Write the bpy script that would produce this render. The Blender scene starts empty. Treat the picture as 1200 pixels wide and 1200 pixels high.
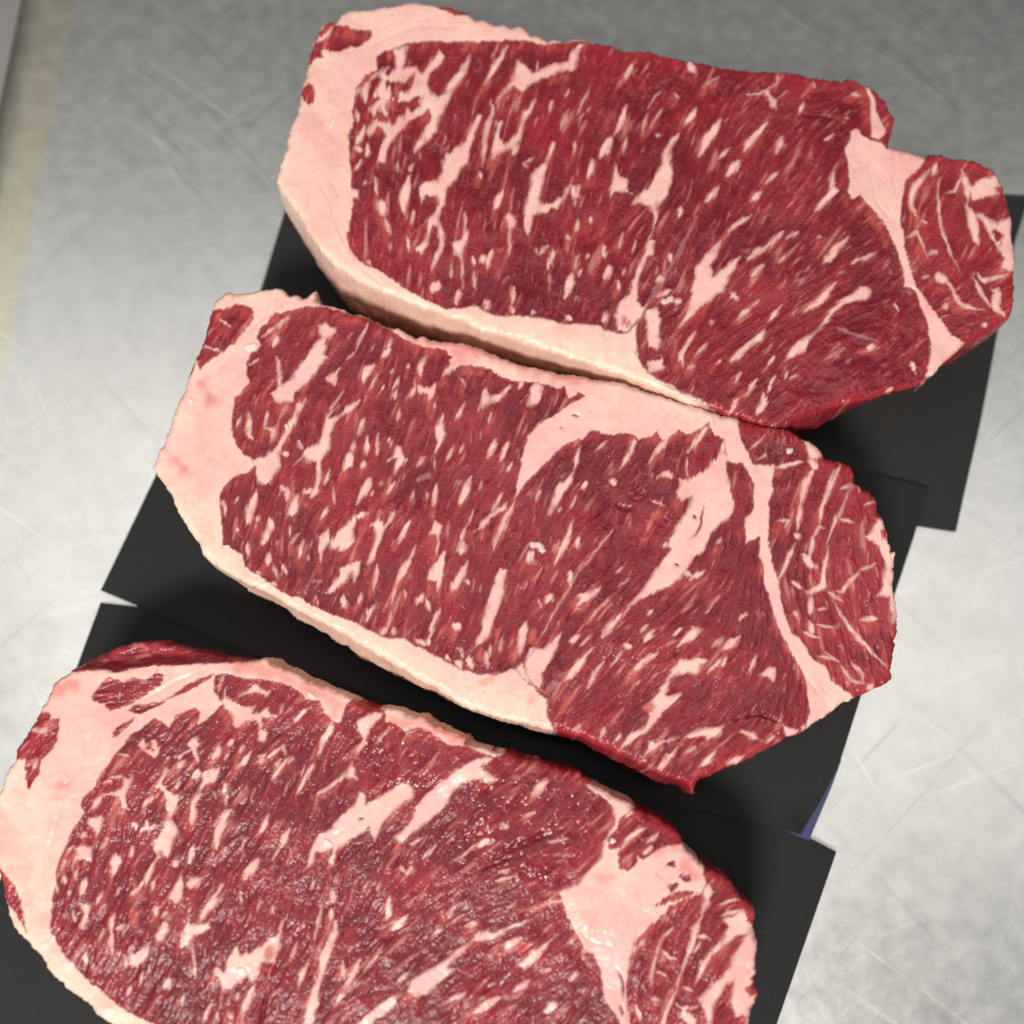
import bpy, math
import numpy as np

# ---------------------------------------------------------------- camera, world, lamps, exposure
scene = bpy.context.scene
FPX = 1298.0                      # focal length in photo units (photo is 1200 across)
NADIR = 262.0                     # plumb point below the picture centre, photo units
TILT = math.atan(NADIR / FPX)
CAMZ = 0.342
TOP = 0.042                       # height of the cut faces above the table

cam_d = bpy.data.cameras.new("camera")
cam = bpy.data.objects.new("camera", cam_d)
scene.collection.objects.link(cam)
cam.location = (0, 0, CAMZ)
cam.rotation_euler = (TILT, 0, 0)
cam_d.sensor_width = 36.0
cam_d.lens = 36.0 * FPX / 1200.0
cam_d.clip_start = 0.01
cam_d.clip_end = 50
cam_d.dof.use_dof = True
cam_d.dof.focus_distance = 0.306
cam_d.dof.aperture_fstop = 5.0
scene.camera = cam

world = bpy.data.worlds.new("World")
scene.world = world
world.use_nodes = True
bg = world.node_tree.nodes["Background"]
bg.inputs[0].default_value = (0.93, 0.96, 1.0, 1)
bg.inputs[1].default_value = 0.10

def area(name, loc, target, size, size_y, power, col):
    d = bpy.data.lights.new(name, 'AREA')
    d.shape = 'RECTANGLE'
    d.size, d.size_y, d.energy, d.color = size, size_y, power, col
    o = bpy.data.objects.new(name, d)
    scene.collection.objects.link(o)
    o.location = loc
    v = np.array(target, float) - np.array(loc, float)
    yaw = math.atan2(v[1], v[0])
    o.rotation_euler = (math.acos(-v[2] / np.linalg.norm(v)), 0, yaw - math.pi / 2)
    return o

# two long ceiling tubes beyond the bench, and the lamp on the cook's side
for nm, ty, tp in (("ceiling_tube", 0.12, 5.0), ("ceiling_tube", 0.52, 4.0)):
    tube = area(nm, (0.0, ty, 1.55), (0.0, ty - 0.0001, 0), 2.6, 0.09, tp, (1.0, 0.99, 0.965))
    tube.rotation_euler.z += math.radians(-8)
area("work_lamp", (-0.30, -0.78, 1.28), (0, 0.03, 0), 0.30, 0.28, 24.0, (1.0, 0.965, 0.92))

scene.view_settings.view_transform = 'Standard'
scene.view_settings.look = 'None'
scene.view_settings.exposure = 0.14
scene.view_settings.gamma = 1.0
scene.render.resolution_x = 1024
scene.render.resolution_y = 1024
scene.render.engine = 'CYCLES'

CT, ST = math.cos(TILT), math.sin(TILT)
def at(x, y, z):
    """point of the plane at height z that the photo shows at (x, y)"""
    dx = (np.asarray(x, float) - 600) / FPX
    dy = (600 - np.asarray(y, float)) / FPX
    t = (z - CAMZ) / (dy * ST - CT)
    return t * dx, t * (dy * CT + ST)

# ---------------------------------------------------------------- materials
def mat(name):
    m = bpy.data.materials.new(name)
    m.use_nodes = True
    nt = m.node_tree
    return m, nt, nt.nodes["Principled BSDF"]

def node(nt, typ, inputs=None, **props):
    n = nt.nodes.new(typ)
    for k, v in props.items():
        setattr(n, k, v)
    for k, v in (inputs or {}).items():
        if isinstance(v, bpy.types.NodeSocket):
            nt.links.new(v, n.inputs[k])
        else:
            n.inputs[k].default_value = v
    return n

def mix(nt, fac, a, b, blend='MIX'):
    n = nt.nodes.new("ShaderNodeMix")
    n.data_type = 'RGBA'
    n.blend_type = blend
    for idx, v in ((0, fac), (6, a), (7, b)):
        if isinstance(v, bpy.types.NodeSocket):
            nt.links.new(v, n.inputs[idx])
        else:
            n.inputs[idx].default_value = v if idx == 0 else (*v, 1) if len(v) == 3 else v
    return n.outputs[2]

def math_n(nt, op, a, b=0.0, c=0.0, clamp=False):
    n = nt.nodes.new("ShaderNodeMath")
    n.operation = op
    n.use_clamp = clamp
    for i, v in enumerate((a, b, c)):
        if isinstance(v, bpy.types.NodeSocket):
            nt.links.new(v, n.inputs[i])
        else:
            n.inputs[i].default_value = v
    return n.outputs[0]

def ramp(nt, fac, stops):
    n = nt.nodes.new("ShaderNodeValToRGB")
    nt.links.new(fac, n.inputs[0])
    e = n.color_ramp.elements
    while len(e) < len(stops):
        e.new(0.5)
    for el, (p, c) in zip(e, stops):
        el.position = p
        el.color = (c, c, c, 1) if not hasattr(c, '__len__') else (*c, 1)
    return n.outputs[0]

def meat_material():
    m, nt, bs = mat("raw_beef")
    a = node(nt, "ShaderNodeAttribute", attribute_name="tissue")
    b = node(nt, "ShaderNodeAttribute", attribute_name="finish")
    sa = node(nt, "ShaderNodeSeparateColor", {0: a.outputs["Color"]})
    sb = node(nt, "ShaderNodeSeparateColor", {0: b.outputs["Color"]})
    fat, warm, memb = sa.outputs[0], sa.outputs[1], sa.outputs[2]
    tone = a.outputs["Alpha"]
    tint, wet, white = sb.outputs[0], sb.outputs[1], sb.outputs[2]
    fibre = b.outputs["Alpha"]
    co = node(nt, "ShaderNodeTexCoord").outputs["Object"]
    n1 = node(nt, "ShaderNodeTexNoise", {"Vector": co, "Scale": 900.0, "Detail": 3.0})
    n2 = node(nt, "ShaderNodeTexNoise", {"Vector": co, "Scale": 70.0, "Detail": 4.0})
    n3 = node(nt, "ShaderNodeTexNoise", {"Vector": co, "Scale": 2600.0, "Detail": 2.0})
    t = math_n(nt, 'ADD', tone, math_n(nt, 'MULTIPLY_ADD', n2.outputs[0], 0.5, -0.25))
    t = math_n(nt, 'ADD', t, math_n(nt, 'MULTIPLY_ADD', fibre, 0.55, -0.275))
    t = math_n(nt, 'ADD', t, math_n(nt, 'MULTIPLY_ADD', n1.outputs[0], 0.5, -0.25), clamp=True)
    lean = mix(nt, t, LEAN_DARK, LEAN_LIGHT)
    lean = mix(nt, warm, lean, LEAN_WARM)
    lean = mix(nt, math_n(nt, 'MULTIPLY', tint, 0.8), lean, (0.50, 0.030, 0.035))
    ft = math_n(nt, 'ADD', tone, math_n(nt, 'MULTIPLY_ADD', n2.outputs[0], 0.9, -0.45), clamp=True)
    fatc = mix(nt, ft, FAT_PINK, FAT_CREAM)
    fatc = mix(nt, math_n(nt, 'MULTIPLY', tint, 0.62), fatc, (0.66, 0.16, 0.13))
    fatc = mix(nt, math_n(nt, 'MULTIPLY', ramp(nt, n1.outputs[0], [(0.45, 0.0), (0.75, 1.0)]), 0.24), fatc, (0.62, 0.24, 0.20))
    col = mix(nt, fat, lean, fatc)
    col = mix(nt, math_n(nt, 'MULTIPLY', memb, 0.55), col, (0.42, 0.19, 0.205))
    col = mix(nt, math_n(nt, 'MULTIPLY', white, 0.75), col, (0.86, 0.68, 0.62))
    nt.links.new(col, bs.inputs["Base Color"])
    r = math_n(nt, 'MULTIPLY_ADD', n1.outputs[0], 0.24, 0.12)
    r = math_n(nt, 'ADD', r, math_n(nt, 'MULTIPLY', fat, 0.06))
    r = math_n(nt, 'MULTIPLY', r, math_n(nt, 'MULTIPLY_ADD', wet, -0.75, 1.0), clamp=True)
    nt.links.new(r, bs.inputs["Roughness"])
    bs.inputs["Specular IOR Level"].default_value = 0.32
    nt.links.new(math_n(nt, 'MULTIPLY_ADD', fat, 0.18, 0.06), bs.inputs["Subsurface Weight"])
    bs.inputs["Subsurface Radius"].default_value = (1.0, 0.50, 0.42)
    bs.inputs["Subsurface Scale"].default_value = 0.0012
    vo = node(nt, "ShaderNodeTexVoronoi", {"Vector": co, "Scale": 1150.0, "Randomness": 1.0})
    dome = math_n(nt, 'SUBTRACT', 1.0, vo.outputs["Distance"])
    n4 = node(nt, "ShaderNodeTexNoise", {"Vector": co, "Scale": 190.0, "Detail": 3.0})
    dome = math_n(nt, 'MULTIPLY', dome, ramp(nt, n4.outputs[0], [(0.38, 0.08), (0.62, 0.34)]))
    h = math_n(nt, 'ADD', math_n(nt, 'MULTIPLY', n1.outputs[0], 0.42), math_n(nt, 'MULTIPLY', n3.outputs[0], 0.18))
    h = math_n(nt, 'ADD', h, dome)
    h = math_n(nt, 'MULTIPLY', h, math_n(nt, 'MULTIPLY_ADD', fat, -0.55, 1.0))
    h = math_n(nt, 'MULTIPLY', h, math_n(nt, 'MULTIPLY_ADD', wet, -0.85, 1.0))
    bp = node(nt, "ShaderNodeBump", {"Strength": 1.0, "Distance": 0.00040, "Height": h})
    nt.links.new(bp.outputs[0], bs.inputs["Normal"])
    return m

LEAN_DARK = (0.152, 0.0110, 0.0205)
LEAN_LIGHT = (0.345, 0.0270, 0.041)
LEAN_WARM = (0.50, 0.090, 0.068)
FAT_PINK = (0.83, 0.462, 0.425)
FAT_CREAM = (0.88, 0.645, 0.50)
MEAT = meat_material()

def steel_material(name, warmth=0.0):
    m, nt, bs = mat(name)
    co = node(nt, "ShaderNodeTexCoord").outputs["Object"]
    bs.inputs["Metallic"].default_value = 1.0
    cl = node(nt, "ShaderNodeTexNoise", {"Vector": co, "Scale": 9.0, "Detail": 5.0, "Roughness": 0.6})
    gr = node(nt, "ShaderNodeTexNoise", {"Vector": co, "Scale": 170.0, "Detail": 4.0, "Roughness": 0.65})
    base = mix(nt, ramp(nt, cl.outputs[0], [(0.3, 0.0), (0.7, 1.0)]), (0.64, 0.63, 0.60), (0.74, 0.725, 0.685))
    base = mix(nt, 0.5, base, mix(nt, gr.outputs[0], (0.45, 0.445, 0.43), (0.92, 0.905, 0.865)))
    heights = []
    bl = node(nt, "ShaderNodeTexNoise", {"Vector": co, "Scale": 75.0, "Detail": 3.0, "Roughness": 0.55, "Distortion": 0.6})
    base = mix(nt, math_n(nt, 'MULTIPLY', ramp(nt, bl.outputs[0], [(0.35, 1.0), (0.62, 0.0)]), 0.14), base, (0.36, 0.355, 0.335))
    # hairline scratches in several directions
    for i, (ang, sc, st) in enumerate(((-36, 60, 26), (44, 46, 18), (-62, 80, 22), (-48, 34, 30), (20, 55, 20))):
        rt = node(nt, "ShaderNodeMapping", {"Vector": co, "Rotation": (0, 0, math.radians(-ang)), "Location": (i * 0.37, i * 0.71, 0)})
        mp = node(nt, "ShaderNodeMapping", {"Vector": rt.outputs[0], "Scale": (sc / st, sc, 1)})
        ns = node(nt, "ShaderNodeTexNoise", {"Vector": mp.outputs[0], "Scale": 4.6, "Detail": 2.0, "Roughness": 0.6, "Distortion": 0.10})
        line = ramp(nt, ns.outputs[0], [(0.63, 0.0), (0.71, 1.0)])
        br = node(nt, "ShaderNodeTexNoise", {"Vector": co, "Scale": 11.0 + 3 * i, "Detail": 2.0})
        line = math_n(nt, 'MULTIPLY', line, ramp(nt, br.outputs[0], [(0.36, 0.0), (0.60, 1.0)]))
        base = mix(nt, math_n(nt, 'MULTIPLY', line, 0.55 if i == 0 else 0.34), base, (0.90, 0.88, 0.83) if i % 2 == 0 else (0.36, 0.35, 0.33))
        heights.append(line)
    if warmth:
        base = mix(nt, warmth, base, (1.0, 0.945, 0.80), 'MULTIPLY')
    nt.links.new(base, bs.inputs["Base Color"])
    hh = heights[0]
    for l in heights[1:]:
        hh = math_n(nt, 'ADD', hh, l)
    r = math_n(nt, 'MULTIPLY_ADD', gr.outputs[0], 0.12, 0.33)
    nt.links.new(r, bs.inputs["Roughness"])
    hsum = math_n(nt, 'ADD', math_n(nt, 'MULTIPLY', hh, 0.05), math_n(nt, 'MULTIPLY', gr.outputs[0], 0.5))
    bp = node(nt, "ShaderNodeBump", {"Strength": 0.22, "Distance": 0.0006, "Height": hsum})
    nt.links.new(bp.outputs[0], bs.inputs["Normal"])
    return m

def paper_material(name, base, rough=0.62):
    m, nt, bs = mat(name)
    co = node(nt, "ShaderNodeTexCoord").outputs["Object"]
    n1 = node(nt, "ShaderNodeTexNoise", {"Vector": co, "Scale": 18.0, "Detail": 4.0})
    n2 = node(nt, "ShaderNodeTexNoise", {"Vector": co, "Scale": 900.0, "Detail": 3.0})
    b = np.array(base)
    c = mix(nt, n1.outputs[0], tuple(b * 0.75), tuple(b * 1.25))
    c = mix(nt, math_n(nt, 'MULTIPLY', ramp(nt, n2.outputs[0], [(0.62, 0.0), (0.72, 1.0)]), 0.35), c, tuple(b * 2.4))
    nt.links.new(c, bs.inputs["Base Color"])
    bs.inputs["Roughness"].default_value = rough
    bs.inputs["Specular IOR Level"].default_value = 0.24
    bp = node(nt, "ShaderNodeBump", {"Strength": 0.25, "Distance": 0.0002, "Height": n2.outputs[0]})
    nt.links.new(bp.outputs[0], bs.inputs["Normal"])
    return m

# ---------------------------------------------------------------- helpers
def tag(o, label, cat, group=None):
    o["label"], o["category"] = label, cat
    if group:
        o["group"] = group

def empty(name, loc):
    o = bpy.data.objects.new(name, None)
    o.empty_display_size = 0.02
    scene.collection.objects.link(o)
    o.location = loc
    return o

def raw_mesh(name, co, faces, normals=None, attrs=None, material=None, parent=None, origin=(0, 0, 0)):
    """quad mesh from arrays; co in world space, stored relative to origin"""
    me = bpy.data.meshes.new(name)
    nv, nf = len(co), len(faces)
    me.vertices.add(nv)
    me.vertices.foreach_set("co", (co - np.array(origin)).astype(np.float32).ravel())
    me.loops.add(nf * 4)
    me.loops.foreach_set("vertex_index", faces.astype(np.int32).ravel())
    me.polygons.add(nf)
    me.polygons.foreach_set("loop_start", np.arange(0, nf * 4, 4, dtype=np.int32))
    me.polygons.foreach_set("use_smooth", np.ones(nf, dtype=bool))
    me.update(calc_edges=True)
    for k, v in (attrs or {}).items():
        at_ = me.attributes.new(k, 'FLOAT_COLOR', 'POINT')
        at_.data.foreach_set("color", v.astype(np.float32).ravel())
    if normals is not None:
        me.normals_split_custom_set_from_vertices(normals.astype(np.float32))
    if material:
        me.materials.append(material)
    o = bpy.data.objects.new(name, me)
    scene.collection.objects.link(o)
    if parent is not None:
        o.parent = parent
    return o

def vnoise(x, y, scale, seed):
    """smooth value noise, about -1..1"""
    rng = np.random.default_rng(seed)
    lat = rng.random((97, 97)).astype(np.float32) * 2 - 1
    u, v = x / scale, y / scale
    iu, iv = np.floor(u).astype(np.int32), np.floor(v).astype(np.int32)
    fu, fv = u - iu, v - iv
    fu, fv = fu * fu * (3 - 2 * fu), fv * fv * (3 - 2 * fv)
    a0, a1, b0, b1 = iu % 97, (iu + 1) % 97, iv % 97, (iv + 1) % 97
    return (lat[b0, a0] * (1 - fu) + lat[b0, a1] * fu) * (1 - fv) + (lat[b1, a0] * (1 - fu) + lat[b1, a1] * fu) * fv

def sstep(a, b, x):
    t = np.clip((x - a) / (b - a), 0, 1)
    return t * t * (3 - 2 * t)

def box_blur(a, n):
    for ax in (0, 1):
        for _ in range(2):
            p = np.pad(a, [(n, n) if i == ax else (0, 0) for i in (0, 1)], mode='edge')
            c = np.cumsum(p, axis=ax, dtype=np.float64)
            if ax == 0:
                c = np.vstack([np.zeros((1, c.shape[1])), c])
                a = ((c[2 * n + 1:] - c[:-2 * n - 1]) / (2 * n + 1)).astype(np.float32)
            else:
                c = np.hstack([np.zeros((c.shape[0], 1)), c])
                a = ((c[:, 2 * n + 1:] - c[:, :-2 * n - 1]) / (2 * n + 1)).astype(np.float32)
    return a

def poly_sdf(X, Y, pts):
    """signed distance to a polygon, positive inside"""
    d2 = np.full(X.shape, 1e9, np.float32)
    inside = np.zeros(X.shape, bool)
    n = len(pts)
    for i in range(n):
        x0, y0 = pts[i]
        x1, y1 = pts[(i + 1) % n]
        ex, ey = x1 - x0, y1 - y0
        L = ex * ex + ey * ey
        if L < 1e-9:
            continue
        px_, py_ = X - x0, Y - y0
        t = np.clip((px_ * ex + py_ * ey) / L, 0, 1)
        d2 = np.minimum(d2, (px_ - t * ex) ** 2 + (py_ - t * ey) ** 2)
        if y0 != y1:
            c = ((Y >= y0) != (Y >= y1)) & (X < x0 + (Y - y0) * (ex / ey))
            inside ^= c
    d = np.sqrt(d2)
    return np.where(inside, d, -d)

def stroke_sdf(X, Y, pts, w, taper=True):
    """signed distance to a tapered brush stroke of full width w"""
    pts = np.array(pts, float)
    seg = np.hypot(*np.diff(pts, axis=0).T)
    s = np.concatenate([[0], np.cumsum(seg)])
    n = max(6, 3 * len(pts))
    q = np.linspace(0, s[-1], n + 1)
    P = np.stack([np.interp(q, s, pts[:, 0]), np.interp(q, s, pts[:, 1])], 1)
    t = q / max(s[-1], 1e-6)
    R = 0.5 * w * (np.minimum(1, 4.1 * t * (1 - t) + 0.02) ** 0.95 if taper else np.ones_like(t))
    out = np.full(X.shape, -1e3, np.float32)
    for i in range(n):
        e = P[i + 1] - P[i]
        L = max(e @ e, 1e-6)
        ax, ay = X - P[i, 0], Y - P[i, 1]
        k = np.clip((ax * e[0] + ay * e[1]) / L, 0, 1)
        out = np.maximum(out, R[i] * (1 - k) + R[i + 1] * k - np.hypot(ax - k * e[0], ay - k * e[1]))
    return out

# ---------------------------------------------------------------- tabletop and floor
STEEL = steel_material("worn_stainless_steel")

def plain_mesh(name, verts, faces, material, parent=None, smooth=False):
    me = bpy.data.meshes.new(name)
    me.from_pydata(verts, [], faces)
    me.materials.append(material)
    if smooth:
        for p in me.polygons:
            p.use_smooth = True
    o = bpy.data.objects.new(name, me)
    scene.collection.objects.link(o)
    if parent is not None:
        o.parent = parent
    return o

# the bench runs off to the right and to both ends; its folded left edge is in view
e0, e1 = np.array(at(88, 0, 0)), np.array(at(10, 400, 0))       # where the flat ends
edir = (e0 - e1) / np.linalg.norm(e0 - e1)
enor = np.array([-edir[1], edir[0]])                            # points off the bench
if enor[0] > 0:
    enor = -enor
a0 = e1 - edir * 0.45
a1 = e0 + edir * 0.55
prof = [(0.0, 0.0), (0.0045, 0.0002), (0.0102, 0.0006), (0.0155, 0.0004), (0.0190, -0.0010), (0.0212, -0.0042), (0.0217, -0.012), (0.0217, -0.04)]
table = empty("steel_worktable", (0, 0, 0))
tag(table, "scratched stainless steel worktable under the black paper sheets", "table")
far = [a1 - enor * 1.1, a0 - enor * 1.1]
plain_mesh("tabletop", [(*a0, 0), (*a1, 0), (*far[0], 0), (*far[1], 0), (*a0, -0.0012), (*a1, -0.0012), (*far[0], -0.0012), (*far[1], -0.0012)],
           [(0, 3, 2, 1), (4, 5, 6, 7)], STEEL, table)
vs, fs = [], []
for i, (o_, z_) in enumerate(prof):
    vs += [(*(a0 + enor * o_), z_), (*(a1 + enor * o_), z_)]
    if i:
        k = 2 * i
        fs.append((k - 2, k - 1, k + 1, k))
m_edge = steel_material("warm_reflection_steel_edge", 1.0)  # warm reflection along the fold is tinted into the steel's base colour
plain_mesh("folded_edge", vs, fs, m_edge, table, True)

m_floor, nt_, bs_ = mat("grey_floor")
co_ = node(nt_, "ShaderNodeTexCoord").outputs["Object"]
n_ = node(nt_, "ShaderNodeTexNoise", {"Vector": co_, "Scale": 6.0, "Detail": 5.0})
nt_.links.new(mix(nt_, n_.outputs[0], (0.46, 0.44, 0.43), (0.58, 0.56, 0.55)), bs_.inputs["Base Color"])
bs_.inputs["Roughness"].default_value = 0.5
fl = plain_mesh("floor", [(-3, -3, -0.86), (3, -3, -0.86), (3, 3, -0.86), (-3, 3, -0.86)], [(0, 1, 2, 3)], m_floor)
fl["kind"] = "structure"

# ---------------------------------------------------------------- black paper sheets
def paper(name, outline, z, material, seed, parent=None, lift=0.0003, nu=60, nv=36, corner=None):
    """a thin sheet spanned between four edges given as polylines in photo units (TL>TR, TR>BR, BL>BR, TL>BL)"""
    top, right, bottom, left = [np.array(e, float) for e in outline]
    def samp(e, n):
        s = np.concatenate([[0], np.cumsum(np.hypot(*np.diff(e, axis=0).T))])
        q = np.linspace(0, s[-1], n)
        return np.stack([np.interp(q, s, e[:, 0]), np.interp(q, s, e[:, 1])], 1)
    T, B = samp(top, nu), samp(bottom, nu)
    L, R = samp(left, nv), samp(right, nv)
    u = np.linspace(0, 1, nu)[None, :, None]
    v = np.linspace(0, 1, nv)[:, None, None]
    S = (1 - v) * T[None] + v * B[None] + (1 - u) * L[:, None] + u * R[:, None] \
        - ((1 - u) * (1 - v) * T[0] + u * (1 - v) * T[-1] + (1 - u) * v * B[0] + u * v * B[-1])
    x, y = at(S[..., 0], S[..., 1], z)
    w = vnoise(S[..., 0], S[..., 1], 120, seed) * 0.5 + 0.5
    edge = np.minimum(np.minimum(u[..., 0], 1 - u[..., 0]) * 2.2, np.minimum(v[..., 0], 1 - v[..., 0]))
    zz = z + lift * w * np.exp(-(edge / 0.07) ** 2) + 0.00015 * w
    if corner:                                               # one corner curls up off the bench
        cu, cv, amt, rad = corner
        zz = zz + amt * np.clip(1 - np.hypot((u[..., 0] - cu) * 2.0, v[..., 0] - cv) / rad, 0, 1) ** 2
    n = nu * nv
    co = np.concatenate([np.stack([x, y, zz], -1).reshape(-1, 3), np.stack([x, y, zz - 0.00025], -1).reshape(-1, 3)])
    i = np.arange(n).reshape(nv, nu)
    f1 = np.stack([i[:-1, :-1], i[1:, :-1], i[1:, 1:], i[:-1, 1:]], -1).reshape(-1, 4)
    rim = np.concatenate([i[0, :], i[1:, -1], i[-1, -2::-1], i[-2:0:-1, 0]])
    m_ = len(rim)
    k_ = np.arange(m_)
    co = np.concatenate([co, co[rim], co[rim + n]])          # own corners for the cut edge, so the sheet shades flat
    side = np.stack([2 * n + k_, 2 * n + (k_ + 1) % m_, 2 * n + m_ + (k_ + 1) % m_, 2 * n + m_ + k_], -1)
    fcs = np.concatenate([f1, f1[:, ::-1] + n, side])
    c = co[:n].mean(0) * np.array([1, 1, 0])
    o = raw_mesh(name, co, fcs, material=material, origin=c if parent is None else parent.location)
    if parent is None:
        o.location = c
    else:
        o.parent = parent
    return o

BLACK = paper_material("black_butcher_paper", (0.0135, 0.0130, 0.0125))
BLACK1 = paper_material("faded_butcher_paper", (0.0190, 0.0182, 0.0172))
BLACK3 = paper_material("brown_black_butcher_paper", (0.0105, 0.0094, 0.0088))
BLUE = paper_material("blue_violet_liner", (0.050, 0.047, 0.125), 0.5)
PG = "black paper sheets on the bench"
p1 = paper("paper_sheet", ([(352, 186), (780, 205), (1207, 229)], [(1207, 229), (1190, 281), (1148, 498), (1120, 623)],
                           [(262, 490), (800, 575), (1120, 623)], [(352, 186), (336, 240), (308, 332), (262, 490)]), 0.0006, BLACK1, 5)
tag(p1, "black paper sheet under the steak with the notched top corner", "paper sheet", PG)
p3 = paper("paper_sheet", ([(118, 706), (166, 711), (400, 792), (770, 921), (925, 969), (980, 998)], [(980, 998), (910, 1200), (856, 1358)],
                           [(-112, 1345), (400, 1360), (856, 1358)], [(118, 706), (95, 768), (-112, 1345)]), 0.0014, BLACK3, 7)
tag(p3, "black paper sheet under the steak that runs out of the picture", "paper sheet", PG)
p2 = paper("paper_sheet", ([(256, 384), (700, 470), (1088, 572)], [(1088, 572), (1070, 632), (1008, 818), (983, 897), (962, 938), (936, 977)],
                           [(118, 692), (300, 768), (600, 872), (772, 937), (936, 977)], [(256, 384), (185, 552), (118, 692)]), 0.0023, BLACK, 6, corner=(1.0, 1.0, 0.0022, 0.12))
tag(p2, "black paper sheet with a blue violet edge under the middle steak", "paper sheet", PG)
paper("liner", ([(900, 880), (986, 890)], [(986, 890), (975, 921), (948, 985)], [(890, 962), (948, 985)], [(900, 880), (890, 962)]), 0.0018, BLUE, 8, parent=p2, nu=10, nv=12)

# ---------------------------------------------------------------- steaks
def parse(text):
    ops, ox, oy, sc = [], 0.0, 0.0, 1.0
    for line in text.strip().splitlines():
        if not line or line[0] == '#':
            continue
        w = line.split()
        k = w[0]
        if k == 'P':
            ox, oy, sc = (float(v) for v in w[1:4])
            continue
        name, width, rest = None, 0.0, w[1:]
        if k in 'LFR':
            name, rest = rest[0], rest[1:]
        elif k != 'O':
            width, rest = float(rest[0]), rest[1:]
            if k not in 'zy':
                width /= sc
        v = np.array([float(q) for q in rest]).reshape(-1, 2)
        ops.append((k, name, width, v / sc + (ox, oy)))
    return ops

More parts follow.
